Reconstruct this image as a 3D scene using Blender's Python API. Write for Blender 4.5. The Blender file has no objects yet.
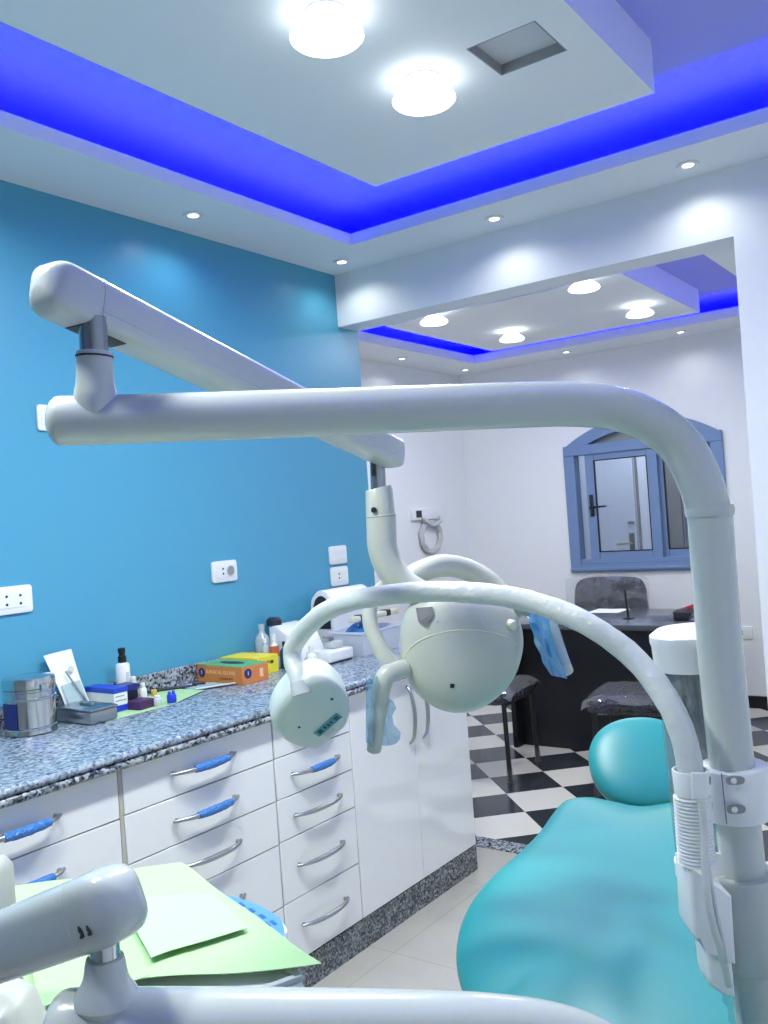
import bpy, bmesh, math, random
from mathutils import Vector, Matrix, noise
random.seed(7)
SC = bpy.context.scene
COL = SC.collection
R90 = math.pi / 2

# ------------------------------------------------------------------ camera
RX = Vector((0.81094, 0.58103, -0.06906))   # image right
DN = Vector((-0.06200, -0.03300, -0.99753))  # image down
FPX = 907.55
YAW, PITCH, ROLL = 0.620735768, 0.00947799, -0.0692195815
cy, sy = math.cos(YAW), math.sin(YAW)
FW = Vector((-sy * math.cos(PITCH), cy * math.cos(PITCH), math.sin(PITCH)))
r0 = Vector((cy, sy, 0)); u0 = r0.cross(FW)
RX = r0 * math.cos(ROLL) + u0 * math.sin(ROLL)
UP = -r0 * math.sin(ROLL) + u0 * math.cos(ROLL)
CAM = Vector((0, 0, 1.42))


def ray(px, py):
    return RX * ((px - 384) / FPX) - UP * ((py - 512) / FPX) + FW


def D(px, py, d):
    return CAM + ray(px, py) * d


def P(px, py, ax, val):
    q = ray(px, py)
    return CAM + q * ((val - CAM[ax]) / q[ax])


cam = bpy.data.cameras.new('camera')
cam.sensor_width = 36.0
cam.sensor_fit = 'AUTO'
cam.lens = FPX / 1024 * 36.0
cam.clip_start = 0.02
camo = bpy.data.objects.new('camera', cam)
m = Matrix((RX, UP, -FW)).transposed().to_4x4()
m.translation = CAM
camo.matrix_world = m
COL.objects.link(camo)
SC.camera = camo

# ------------------------------------------------------------------ materials
def lin(c):
    c = c / 255.0
    return c / 12.92 if c <= 0.04045 else ((c + 0.055) / 1.055) ** 2.4


def rgb(r, g, b):
    return (lin(r), lin(g), lin(b), 1.0)


def mat(name, col, rough=0.5, metal=0.0, coat=0.0, spec=0.5, bump=None, emit=None, trans=0.0, mottle=None):
    mt = bpy.data.materials.new(name)
    mt.use_nodes = True
    nt = mt.node_tree
    b = nt.nodes['Principled BSDF']
    b.inputs['Base Color'].default_value = col
    b.inputs['Roughness'].default_value = rough
    b.inputs['Metallic'].default_value = metal
    b.inputs['Coat Weight'].default_value = coat
    b.inputs['Coat Roughness'].default_value = 0.08
    b.inputs['Specular IOR Level'].default_value = spec
    b.inputs['Transmission Weight'].default_value = trans
    if emit:
        b.inputs['Emission Color'].default_value = emit[0]
        b.inputs['Emission Strength'].default_value = emit[1]
    if bump or mottle:
        tc = nt.nodes.new('ShaderNodeTexCoord')
        nz = nt.nodes.new('ShaderNodeTexNoise')
        nt.links.new(tc.outputs['Object'], nz.inputs['Vector'])
        nz.inputs['Scale'].default_value = (bump or mottle)[0]
        nz.inputs['Detail'].default_value = 4
        if bump:
            bp = nt.nodes.new('ShaderNodeBump')
            bp.inputs['Strength'].default_value = bump[1]
            bp.inputs['Distance'].default_value = bump[2] if len(bump) > 2 else 0.01
            nt.links.new(nz.outputs['Fac'], bp.inputs['Height'])
            nt.links.new(bp.outputs['Normal'], b.inputs['Normal'])
        if mottle:
            n2 = nt.nodes.new('ShaderNodeTexNoise')
            nt.links.new(tc.outputs['Object'], n2.inputs['Vector'])
            n2.inputs['Scale'].default_value = mottle[0]
            rp = nt.nodes.new('ShaderNodeValToRGB')
            rp.color_ramp.elements[0].position = 0.35
            rp.color_ramp.elements[1].position = 0.65
            rp.color_ramp.elements[0].color = tuple(col[i] * (1 - mottle[1]) for i in range(3)) + (1,)
            rp.color_ramp.elements[1].color = col
            nt.links.new(n2.outputs['Fac'], rp.inputs['Fac'])
            nt.links.new(rp.outputs['Color'], b.inputs['Base Color'])
    return mt


def film(name, col, clear, rough=0.12, bump=None, gloss=0.12):
    """a thin see-through sheet: part of the light passes, part is scattered, part mirrored"""
    mt = bpy.data.materials.new(name)
    mt.use_nodes = True
    nt = mt.node_tree
    nt.nodes.clear()
    out = nt.nodes.new('ShaderNodeOutputMaterial')
    tr = nt.nodes.new('ShaderNodeBsdfTransparent')
    tr.inputs['Color'].default_value = tuple(0.5 + 0.5 * c for c in col[:3]) + (1,)
    df = nt.nodes.new('ShaderNodeBsdfDiffuse'); df.inputs['Color'].default_value = col
    gl = nt.nodes.new('ShaderNodeBsdfGlossy'); gl.inputs['Roughness'].default_value = rough
    m1 = nt.nodes.new('ShaderNodeMixShader'); m1.inputs[0].default_value = 1 - clear
    m2 = nt.nodes.new('ShaderNodeMixShader'); m2.inputs[0].default_value = gloss
    nt.links.new(tr.outputs[0], m1.inputs[1]); nt.links.new(df.outputs[0], m1.inputs[2])
    nt.links.new(m1.outputs[0], m2.inputs[1]); nt.links.new(gl.outputs[0], m2.inputs[2])
    nt.links.new(m2.outputs[0], out.inputs[0])
    if bump:
        tc = nt.nodes.new('ShaderNodeTexCoord')
        nz = nt.nodes.new('ShaderNodeTexNoise'); nz.inputs['Scale'].default_value = bump[0]
        nt.links.new(tc.outputs['Object'], nz.inputs['Vector'])
        bp = nt.nodes.new('ShaderNodeBump'); bp.inputs['Strength'].default_value = bump[1]
        nt.links.new(nz.outputs['Fac'], bp.inputs['Height'])
        nt.links.new(bp.outputs['Normal'], gl.inputs['Normal']); nt.links.new(bp.outputs['Normal'], df.inputs['Normal'])
    return mt


def granite(name, ramp, scale=95.0, rough=0.22):
    mt = bpy.data.materials.new(name)
    mt.use_nodes = True
    nt = mt.node_tree
    b = nt.nodes['Principled BSDF']
    b.inputs['Roughness'].default_value = rough
    tc = nt.nodes.new('ShaderNodeTexCoord')
    nz = nt.nodes.new('ShaderNodeTexNoise'); nz.inputs['Scale'].default_value = scale
    nz.inputs['Detail'].default_value = 3; nz.inputs['Roughness'].default_value = 0.65
    vo = nt.nodes.new('ShaderNodeTexVoronoi'); vo.inputs['Scale'].default_value = scale * 1.6
    mx = nt.nodes.new('ShaderNodeMix'); mx.data_type = 'FLOAT'; mx.inputs['Factor'].default_value = 0.45
    bw = nt.nodes.new('ShaderNodeRGBToBW')
    nt.links.new(tc.outputs['Object'], nz.inputs['Vector'])
    nt.links.new(tc.outputs['Object'], vo.inputs['Vector'])
    nt.links.new(vo.outputs['Color'], bw.inputs['Color'])
    nt.links.new(nz.outputs['Fac'], mx.inputs['A'])
    nt.links.new(bw.outputs['Val'], mx.inputs['B'])
    rp = nt.nodes.new('ShaderNodeValToRGB')
    el = rp.color_ramp.elements
    el[0].position, el[0].color = ramp[0]
    el[1].position, el[1].color = ramp[-1]
    for p, c in ramp[1:-1]:
        e = el.new(p); e.color = c
    nt.links.new(mx.outputs['Result'], rp.inputs['Fac'])
    nt.links.new(rp.outputs['Color'], b.inputs['Base Color'])
    return mt


def checker_floor():
    mt = bpy.data.materials.new('diagonal_checker_tiles')
    mt.use_nodes = True
    nt = mt.node_tree
    b = nt.nodes['Principled BSDF']
    b.inputs['Roughness'].default_value = 0.22
    ge = nt.nodes.new('ShaderNodeNewGeometry')
    mp = nt.nodes.new('ShaderNodeMapping'); mp.vector_type = 'TEXTURE'
    mp.inputs['Location'].default_value = (-2.044, 3.833, -0.15)
    mp.inputs['Rotation'].default_value = (0, 0, math.radians(45))
    mp.inputs['Scale'].default_value = (0.30, 0.30, 0.30)
    nt.links.new(ge.outputs['Position'], mp.inputs['Vector'])
    ck = nt.nodes.new('ShaderNodeTexChecker'); ck.inputs['Scale'].default_value = 1.0
    nt.links.new(mp.outputs['Vector'], ck.inputs['Vector'])
    ck.inputs['Color1'].default_value = rgb(52, 56, 62)
    ck.inputs['Color2'].default_value = rgb(226, 222, 216)
    nt.links.new(ck.outputs['Color'], b.inputs['Base Color'])
    return mt, ck


def tile_floor():
    mt = bpy.data.materials.new('beige_floor_tiles')
    mt.use_nodes = True
    nt = mt.node_tree
    b = nt.nodes['Principled BSDF']
    b.inputs['Roughness'].default_value = 0.22
    ge = nt.nodes.new('ShaderNodeNewGeometry')
    br = nt.nodes.new('ShaderNodeTexBrick')
    br.offset = 0.0
    br.inputs['Scale'].default_value = 1.0
    br.inputs['Brick Width'].default_value = 0.6
    br.inputs['Row Height'].default_value = 0.6
    br.inputs['Mortar Size'].default_value = 0.0025
    br.inputs['Color1'].default_value = rgb(196, 193, 184)
    br.inputs['Color2'].default_value = rgb(192, 189, 180)
    br.inputs['Mortar'].default_value = rgb(178, 176, 168)
    nt.links.new(ge.outputs['Position'], br.inputs['Vector'])
    nz = nt.nodes.new('ShaderNodeTexNoise'); nz.inputs['Scale'].default_value = 6; nz.inputs['Detail'].default_value = 6
    nt.links.new(ge.outputs['Position'], nz.inputs['Vector'])
    mx = nt.nodes.new('ShaderNodeMix'); mx.data_type = 'RGBA'; mx.blend_type = 'MULTIPLY'
    mx.inputs['Factor'].default_value = 0.25
    nt.links.new(br.outputs['Color'], mx.inputs['A'])
    nt.links.new(nz.outputs['Fac'], mx.inputs['B'])
    nt.links.new(mx.outputs['Result'], b.inputs['Base Color'])
    return mt


M = {}
M['white_paint'] = mat('white_paint', rgb(236, 238, 244), 0.55)
M['ceiling_paint'] = mat('ceiling_paint', rgb(238, 242, 246), 0.7)
M['cove_glow_tint'] = mat('cove_glow_tint', rgb(164, 170, 242), 0.7)  # part of the blue LED glow is put into this base colour
M['back_paint'] = mat('grey_back_wall', rgb(130, 138, 144), 0.6)  # grey picked to cut the fill light bounced off this unseen wall
M['blue_paint'] = mat('blue_paint', rgb(80, 160, 194), 0.35)
M['floor'] = tile_floor()
M['checker'], CK = checker_floor()
M['granite'] = granite('blue_grey_granite', [(0.28, rgb(62, 72, 84)), (0.40, rgb(104, 120, 136)), (0.50, rgb(134, 150, 166)),
                                             (0.60, rgb(152, 166, 180)), (0.74, rgb(186, 196, 206))], 80)
M['granite_dark'] = granite('dark_granite', [(0.30, rgb(30, 34, 40)), (0.45, rgb(78, 86, 92)), (0.56, rgb(116, 124, 128)),
                                             (0.72, rgb(165, 170, 172))])
M['granite_edge'] = granite('granite_polished_edge', [(0.36, rgb(34, 38, 44)), (0.44, rgb(90, 98, 106)), (0.52, rgb(142, 150, 158)),
                                             (0.72, rgb(188, 194, 200))], 80)
M['gloss_white'] = mat('gloss_white_front', rgb(240, 242, 245), 0.08, spec=0.5, coat=0.8)
M['carcass'] = mat('carcass_beige', rgb(186, 184, 172), 0.5)
M['dark_gap'] = mat('shadow_gap', rgb(120, 118, 110), 0.7)
M['chrome'] = mat('chrome', rgb(205, 208, 210), 0.16, 1.0)
M['brushed'] = mat('brushed_steel', rgb(176, 180, 182), 0.28, 1.0)
M['shaft'] = mat('grey_shaft', rgb(150, 155, 160), 0.25, 0.9)
M['enamel'] = mat('white_enamel', rgb(190, 198, 196), 0.22, coat=0.4)
M['enamel_warm'] = mat('cream_plastic', rgb(196, 200, 188), 0.28, coat=0.3)
M['wrap'] = mat('wrapped_hose', rgb(206, 212, 212), 0.34, bump=(75, 0.4, 0.006))
M['white_plastic'] = mat('white_plastic', rgb(236, 238, 242), 0.3)
M['pale_shell'] = mat('pale_shell', rgb(206, 216, 216), 0.3)
M['basket'] = mat('basket_plastic', rgb(212, 218, 232), 0.4)
M['grey_plastic'] = mat('grey_plastic', rgb(190, 196, 200), 0.4)
M['teal'] = mat('teal_vinyl', rgb(40, 150, 150), 0.42, coat=0.0, spec=0.6, bump=(350, 0.06, 0.001))
M['teal_label'] = mat('teal_label', rgb(88, 152, 162), 0.4)
M['label_ink'] = mat('label_ink', rgb(28, 72, 92), 0.5)
M['label_pale'] = mat('label_pale', rgb(196, 202, 204), 0.5)
M['black'] = mat('black_plastic', rgb(24, 25, 28), 0.4)
M['desk_black'] = mat('desk_black', rgb(22, 23, 28), 0.35)
M['desk_top'] = mat('desk_top', rgb(86, 90, 98), 0.18)
M['black_wrap'] = mat('black_vinyl_under_film', rgb(24, 26, 34), 0.16, spec=0.9, bump=(38, 1.0, 0.05))
M['navy_wrap'] = mat('navy_vinyl_under_film', rgb(26, 30, 58), 0.2, spec=0.9, bump=(14, 1.0, 0.08))
M['clear_film'] = film('clear_film', rgb(236, 238, 242), 0.955, 0.12, (10, 0.3), 0.06)
M['blue_film'] = film('blue_film', rgb(100, 175, 235), 0.45, 0.12, (60, 0.8), 0.16)
M['pale_film'] = film('pale_blue_film', rgb(186, 224, 244), 0.8, 0.12, (60, 0.8), 0.16)
M['blue_wrap'] = mat('blue_wrap', rgb(62, 124, 200), 0.25, bump=(120, 0.8, 0.01))
M['tube_clear'] = film('clear_acrylic', rgb(214, 220, 224), 0.92, 0.08, None, 0.07)
M['clear_bottle'] = film('clear_bottle_plastic', rgb(210, 222, 232), 0.45, 0.1, None, 0.1)
M['pouch_clear'] = film('pouch_clear', rgb(190, 216, 220), 0.3, 0.1, None, 0.1)
M['paper_white'] = mat('paper_white', rgb(232, 236, 238), 0.7)
M['paper_green'] = mat('paper_green', rgb(172, 212, 156), 0.75, bump=(30, 0.15, 0.01))
M['paper_green_pale'] = mat('paper_green_pale', rgb(176, 212, 168), 0.75, bump=(30, 0.15, 0.01))
M['window_blue'] = mat('blue_aluminium', rgb(112, 138, 180), 0.35, spec=0.6)
M['glass'] = film('window_glass', rgb(214, 224, 240), 0.95, 0.02, None, 0.06)
M['fanlight_glass'] = film('frosted_glass', rgb(150, 156, 164), 0.25, 0.3, None, 0.08)
M['door_paint'] = mat('door_paint', rgb(214, 220, 230), 0.45)
M['brass'] = mat('brass', rgb(190, 160, 96), 0.3, 1.0)
M['dark_teal'] = mat('dark_teal', rgb(40, 62, 80), 0.4)
M['taupe'] = mat('taupe', rgb(112, 106, 104), 0.5)
M['baseboard'] = mat('black_skirting', rgb(20, 21, 24), 0.3)
M['orange'] = mat('orange_card', rgb(214, 132, 60), 0.5)
M['green_card'] = mat('green_card', rgb(92, 170, 112), 0.5)
M['yellow'] = mat('yellow_card', rgb(236, 220, 48), 0.5)
M['blue_card'] = mat('blue_card', rgb(34, 74, 196), 0.45)
M['navy'] = mat('navy', rgb(30, 44, 112), 0.45)
M['cobalt'] = mat('cobalt', rgb(30, 60, 200), 0.35)
M['purple'] = mat('purple', rgb(70, 34, 84), 0.5)
M['ink'] = mat('ink', rgb(40, 42, 50), 0.5)
M['brown_ink'] = mat('brown_ink', rgb(136, 74, 34), 0.5)
M['cream_ink'] = mat('cream_ink', rgb(238, 196, 140), 0.5)
M['yellow_cap'] = mat('yellow_cap', rgb(216, 190, 84), 0.45)
M['orange_label'] = mat('orange_label', rgb(206, 110, 60), 0.5)
M['dark_green'] = mat('dark_green', rgb(22, 72, 72), 0.35)
M['red'] = mat('red_card', rgb(196, 58, 84), 0.5)
M['panel_blue'] = mat('panel_blue', rgb(104, 164, 218), 0.3)
M['panel_ink'] = mat('panel_ink', rgb(52, 110, 186), 0.4)
M['pale_bar'] = mat('pale_bar', rgb(216, 214, 190), 0.4)
M['royal'] = mat('royal_plastic', rgb(44, 116, 190), 0.35, bump=(50, 0.6, 0.02))
M['cable'] = mat('grey_cable', rgb(196, 198, 204), 0.5)
M['recess_grey'] = mat('recess_grey', rgb(96, 98, 100), 0.6)
M['vent_grey'] = mat('vent_grey', rgb(150, 152, 156), 0.7)
M['vent_plate'] = mat('vent_plate', rgb(206, 208, 212), 0.7)
M['bulb'] = mat('bulb_glass', rgb(255, 255, 255), 0.3, emit=((0.93, 0.98, 1.0, 1), 6.0))
M['led_white'] = mat('downlight_lens', rgb(255, 255, 255), 0.3, emit=((0.95, 0.98, 1.0, 1), 10.0))
M['led_blue'] = mat('blue_led_tape', rgb(40, 40, 255), 0.3, emit=((0.0, 0.0, 1.0, 1), 700.0))

# ------------------------------------------------------------------ mesh helpers
def new():
    return bmesh.new()


def box(bm, x0, x1, y0, y1, z0, z1, bev=0.0, seg=2):
    vs = [bm.verts.new((x, y, z)) for x in (x0, x1) for y in (y0, y1) for z in (z0, z1)]
    fs = []
    for a in ((0, 1, 3, 2), (4, 6, 7, 5), (0, 4, 5, 1), (2, 3, 7, 6), (0, 2, 6, 4), (1, 5, 7, 3)):
        fs.append(bm.faces.new([vs[i] for i in a]))
    if bev > 0:
        es = list({e for f in fs for e in f.edges})
        bmesh.ops.bevel(bm, geom=es, offset=bev, segments=seg, profile=0.5, affect='EDGES')
    return bm


def catmull(pts, n=6):
    pts = [Vector(p) for p in pts]
    if len(pts) < 3:
        return pts
    out = []
    for i in range(len(pts) - 1):
        p1, p2 = pts[i], pts[i + 1]
        p0 = pts[i - 1] if i > 0 else p1 * 2 - p2
        p3 = pts[i + 2] if i + 2 < len(pts) else p2 * 2 - p1
        for k in range(n):
            t = k / n
            out.append(0.5 * ((2 * p1) + (p2 - p0) * t + (2 * p0 - 5 * p1 + 4 * p2 - p3) * t * t + (3 * p1 - p0 - 3 * p2 + p3) * t ** 3))
    out.append(pts[-1])
    return out


def lerp_list(vals, n):
    """spread a short list of values over n samples"""
    if not hasattr(vals, '__len__'):
        return [vals] * n
    out = []
    for i in range(n):
        t = i / max(1, n - 1) * (len(vals) - 1)
        k = min(int(t), len(vals) - 2)
        out.append(vals[k] + (vals[k + 1] - vals[k]) * (t - k))
    return out


def tube(bm, pts, r, seg=20, smooth=0, round_ends=False, jitter=0.0):
    if smooth:
        pts = catmull(pts, smooth)
    pts = [Vector(p) for p in pts]
    rr = lerp_list(r, len(pts))
    if round_ends:
        d0 = (pts[0] - pts[1]).normalized(); d1 = (pts[-1] - pts[-2]).normalized()
        a0, ra = pts[0], rr[0]; a1, rb = pts[-1], rr[-1]
        pre = [(a0 + d0 * ra * 0.55 * math.sin(a), ra * math.cos(a)) for a in (1.45, 1.2, 0.9, 0.6, 0.3)]
        post = [(a1 + d1 * rb * 0.55 * math.sin(a), rb * math.cos(a)) for a in (0.3, 0.6, 0.9, 1.2, 1.45)]
        pts = [p for p, _ in pre] + pts + [p for p, _ in post]
        rr = [q for _, q in pre] + rr + [q for _, q in post]
    t = (pts[1] - pts[0]).normalized()
    ref = Vector((0, 0, 1)) if abs(t.z) < 0.9 else Vector((1, 0, 0))
    n = (ref - t * ref.dot(t)).normalized()
    rings = []
    for i, p in enumerate(pts):
        a = pts[max(0, i - 1)]; b = pts[min(len(pts) - 1, i + 1)]
        t = (b - a).normalized()
        n = (n - t * n.dot(t)).normalized()
        bb = t.cross(n)
        ring = []
        for k in range(seg):
            an = 2 * math.pi * k / seg
            d = n * math.cos(an) + bb * math.sin(an)
            q = rr[i]
            if jitter:
                q *= 1 + jitter * noise.noise((p + d * 0.02) * 70)
            ring.append(bm.verts.new(p + d * q))
        rings.append(ring)
    for a, b in zip(rings, rings[1:]):
        for k in range(seg):
            bm.faces.new((a[k], a[(k + 1) % seg], b[(k + 1) % seg], b[k]))
    bm.faces.new(list(reversed(rings[0])))
    bm.faces.new(rings[-1])
    return bm


def lathe(bm, prof, base=(0, 0, 0), axis=(0, 0, 1), seg=32):
    """prof: (radius, height) pairs along axis from base; closed at both ends when radius > 0"""
    base = Vector(base); ax = Vector(axis).normalized()
    ref = Vector((1, 0, 0)) if abs(ax.x) < 0.9 else Vector((0, 1, 0))
    n = (ref - ax * ref.dot(ax)).normalized(); b = ax.cross(n)
    rings = []
    for r, h in prof:
        r = max(r, 1e-5)
        rings.append([bm.verts.new(base + ax * h + (n * math.cos(2 * math.pi * k / seg) + b * math.sin(2 * math.pi * k / seg)) * r) for k in range(seg)])
    for a, c in zip(rings, rings[1:]):
        for k in range(seg):
            bm.faces.new((a[k], a[(k + 1) % seg], c[(k + 1) % seg], c[k]))
    bm.faces.new(list(reversed(rings[0])))
    bm.faces.new(rings[-1])
    return bm


def sweep(bm, stations, section):
    """stations: (centre, side, up, width, height); section: unit outline points"""
    rings = []
    for c, s, u, w, h in stations:
        rings.append([bm.verts.new(c + s * (x * w / 2) + u * (y * h / 2)) for x, y in section])
    k = len(section)
    for a, b in zip(rings, rings[1:]):
        for i in range(k):
            bm.faces.new((a[i], a[(i + 1) % k], b[(i + 1) % k], b[i]))
    bm.faces.new(list(reversed(rings[0])))
    bm.faces.new(rings[-1])
    return bm


def squircle(n=28, e=4.0):
    out = []
    for i in range(n):
        a = 2 * math.pi * i / n
        c, s = math.cos(a), math.sin(a)
        out.append((math.copysign(abs(c) ** (2 / e), c), math.copysign(abs(s) ** (2 / e), s)))
    return out


def prism(bm, poly, thick, origin=(0, 0, 0), ex=(1, 0, 0), ey=(0, 1, 0), bev=0.0, seg=2):
    o = Vector(origin); ex = Vector(ex); ey = Vector(ey); ez = ex.cross(ey).normalized()
    a = [bm.verts.new(o + ex * x + ey * y) for x, y in poly]
    b = [bm.verts.new(o + ex * x + ey * y + ez * thick) for x, y in poly]
    fs = [bm.faces.new(list(reversed(a))), bm.faces.new(b)]
    n = len(poly)
    for i in range(n):
        fs.append(bm.faces.new((a[i], a[(i + 1) % n], b[(i + 1) % n], b[i])))
    if bev:
        es = [e for e in set(e for f in fs[:2] for e in f.edges)]
        bmesh.ops.bevel(bm, geom=es, offset=bev, segments=seg, profile=0.5, affect='EDGES')
    return bm


def smooth_closed(pts, n=5):
    pts = [Vector((p[0], p[1], 0)) for p in pts]
    k = len(pts); out = []
    for i in range(k):
        p0, p1, p2, p3 = pts[i - 1], pts[i], pts[(i + 1) % k], pts[(i + 2) % k]
        for j in range(n):
            t = j / n
            q = 0.5 * ((2 * p1) + (p2 - p0) * t + (2 * p0 - 5 * p1 + 4 * p2 - p3) * t * t + (3 * p1 - p0 - 3 * p2 + p3) * t ** 3)
            out.append((q.x, q.y))
    return out


def pillow(bm, outline, up, down, frame, p=2.4, rings=8, flat=0.0, centre=(0, 0)):
    """a closed shape over a flat outline: bulges +n by `up` and -n by `down`. frame = (origin, ex, ey, en)"""
    o, ex, ey, en = frame
    n = len(outline)
    cx, cyy = centre

    def ring(s, h):
        return [bm.verts.new(o + ex * (cx + (x - cx) * s) + ey * (cyy + (y - cyy) * s) + en * h) for x, y in outline]
    top = []
    for i in range(rings + 1):
        a = i / rings * R90
        s = math.cos(a) ** (2 / p); h = math.sin(a) ** (2 / p)
        top.append((max(s, 0.02), h))
    seq = [ring(s, -h * down) for s, h in reversed(top[1:])] + [ring(s, h * up) for s, h in top]
    for a, b in zip(seq, seq[1:]):
        for i in range(n):
            bm.faces.new((a[i], a[(i + 1) % n], b[(i + 1) % n], b[i]))
    bm.faces.new(list(reversed(seq[0])))
    bm.faces.new(seq[-1])
    return bm


def sheet(bm, grid, thick=0.0008):
    """grid: rows of points -> a thin closed sheet"""
    rows = [[Vector(p) for p in r] for r in grid]
    nr, nc = len(rows), len(rows[0])

    def nrm(i, j):
        a = rows[min(i + 1, nr - 1)][j] - rows[max(i - 1, 0)][j]
        b = rows[i][min(j + 1, nc - 1)] - rows[i][max(j - 1, 0)]
        return a.cross(b).normalized()
    T = [[bm.verts.new(rows[i][j] + nrm(i, j) * thick / 2) for j in range(nc)] for i in range(nr)]
    B = [[bm.verts.new(rows[i][j] - nrm(i, j) * thick / 2) for j in range(nc)] for i in range(nr)]
    for i in range(nr - 1):
        for j in range(nc - 1):
            bm.faces.new((T[i][j], T[i + 1][j], T[i + 1][j + 1], T[i][j + 1]))
            bm.faces.new((B[i][j], B[i][j + 1], B[i + 1][j + 1], B[i + 1][j]))
    edge = [(0, j) for j in range(nc)] + [(i, nc - 1) for i in range(1, nr)] + [(nr - 1, j) for j in range(nc - 2, -1, -1)] + [(i, 0) for i in range(nr - 2, 0, -1)]
    for a, b in zip(edge, edge[1:] + edge[:1]):
        bm.faces.new((T[a[0]][a[1]], T[b[0]][b[1]], B[b[0]][b[1]], B[a[0]][a[1]]))
    return bm


def bilinear(c00, c01, c10, c11, nr, nc, bumpy=0.0, freq=25, sag=None):
    g = []
    for i in range(nr + 1):
        v = i / nr
        r = []
        for j in range(nc + 1):
            u = j / nc
            p = (Vector(c00) * (1 - u) + Vector(c01) * u) * (1 - v) + (Vector(c10) * (1 - u) + Vector(c11) * u) * v
            if bumpy:
                p = p + Vector((0, 0, 1)) * bumpy * noise.noise(p * freq)
            if sag:
                p = p + sag(u, v)
            r.append(p)
        g.append(r)
    return g


def thing(name, label, cat, loc=(0, 0, 0), rz=0.0, group=None):
    o = bpy.data.objects.new(name, None)
    o.empty_display_size = 0.05
    o.location = loc
    o.rotation_euler = (0, 0, rz)
    COL.objects.link(o)
    o['label'] = label; o['category'] = cat
    if group:
        o['group'] = group
    return o


def wmat(o):
    mw = Matrix.LocRotScale(o.location, o.rotation_euler, None)
    return wmat(o.parent) @ mw if o.parent else mw


def obj(name, bm, mt, parent=None, world=False, label=None, angle=40):
    """link bm as one mesh object; world=True means its coordinates are world ones although it has a parent"""
    bmesh.ops.remove_doubles(bm, verts=bm.verts, dist=1e-6)
    bmesh.ops.recalc_face_normals(bm, faces=bm.faces)
    me = bpy.data.meshes.new(name)
    if world and parent:
        bm.transform(wmat(parent).inverted())
    bm.to_mesh(me); bm.free()
    me.materials.append(mt)
    for p in me.polygons:
        p.use_smooth = True
    me.set_sharp_from_angle(angle=math.radians(angle))
    o = bpy.data.objects.new(name, me)
    COL.objects.link(o)
    if parent:
        o.parent = parent
    if label:
        o['label'] = label
    return o


def tag(o, label, cat, group=None, kind=None):
    o['label'] = label; o['category'] = cat
    if group:
        o['group'] = group
    if kind:
        o['kind'] = kind
    return o


def struct(name, bm, mt, label=None, cat=None, parent=None):
    o = obj(name, bm, mt, parent, angle=30)
    if not parent:
        o['kind'] = 'structure'
        if label:
            o['label'] = label; o['category'] = cat
    return o


def letters(name, text, size, origin, ex, ey, mt, parent, depth=0.0004):
    cu = bpy.data.curves.new(name, 'FONT')
    cu.body = text; cu.size = size; cu.extrude = depth; cu.align_x = 'CENTER'; cu.align_y = 'CENTER'
    tmp = bpy.data.objects.new(name + '_tmp', cu)
    me = bpy.data.meshes.new_from_object(tmp)
    bpy.data.objects.remove(tmp)
    ex = Vector(ex).normalized(); ey = Vector(ey).normalized(); ez = ex.cross(ey)
    mm = Matrix((ex, ey, ez)).transposed().to_4x4(); mm.translation = Vector(origin)
    me.transform(wmat(parent).inverted() @ mm if parent else mm)
    me.materials.append(mt)
    o = bpy.data.objects.new(name, me)
    COL.objects.link(o)
    o.parent = parent
    return o


# ------------------------------------------------------------------ the room
WX, PX, BY0, BY1, ZS, ZB, ZT = -2.5, -0.775, 3.24, 3.386, 2.54, 2.305, 2.685
XR, YB = 0.55, -1.3                        # right and back walls of the surgery
X2, Y2 = -3.7, 6.33                        # rear room: left and far walls
LIPX, LIPY, LIPZ = -2.175, 2.94, 2.585

b = new(); box(b, WX - .12, XR + .1, YB - .1, 3.345, -.06, 0); struct('floor', b, M['floor'], 'pale beige grey tiled floor of the surgery', 'floor')
b = new(); box(b, WX - .12, XR + .1, 3.345, 3.452, -.06, 0.002); struct('trim_1', b, M['granite_edge'], 'speckled granite threshold strip across the opening', 'threshold')
b = new(); box(b, X2 - .1, XR + .1, 3.452, Y2 + .1, -.06, 0); struct('floor_rear', b, M['checker'], 'black and white diagonal chequered floor of the rear room', 'floor')
b = new(); box(b, WX - .12, WX, YB - .1, BY1, 0, ZT + .1); struct('wall_left', b, M['blue_paint'], 'sky blue painted wall behind the worktop', 'wall')
b = new(); box(b, XR, XR + .1, YB - .1, BY0, 0, ZT + .1); struct('wall_right', b, M['white_paint'], 'white side wall of the surgery', 'wall')
b = new(); box(b, WX, XR, YB - .1, YB, 0, ZT + .1); struct('wall_back', b, M['back_paint'], 'grey wall behind the viewpoint', 'wall')
b = new(); box(b, PX, XR + .1, BY0, BY1, 0, ZB); box(b, WX, XR + .1, BY0, BY1, ZB, ZT + .1)
struct('wall_front', b, M['white_paint'], 'white partition with a deep beam over the wide opening', 'wall')
b = new(); box(b, X2 - .1, WX - .12, BY1 - .1, BY1, 0, ZT + .1); struct('wall_rear_front', b, M['white_paint'])
b = new(); box(b, X2 - .1, X2, BY1 - .1, Y2 + .1, 0, ZT + .1); struct('wall_rear_left', b, M['white_paint'], 'white left wall of the rear room', 'wall')
b = new(); box(b, PX, PX + .1, BY1, Y2, 0, ZT + .1); struct('wall_rear_right', b, M['white_paint'], 'white right wall of the rear room', 'wall')

# far wall with the arched window hole
WL, WR, WB, WSP, WPK = -2.834, -1.675, 0.935, 1.855, 2.045
cxw = (WL + WR) / 2; half = (WR - WL) / 2; rise = WPK - WSP
RAD = (half * half + rise * rise) / (2 * rise)


def arch(x, inset=0.0):
    return WPK - RAD + math.sqrt(max(0, (RAD - inset) ** 2 - (x - cxw) ** 2))


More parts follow.
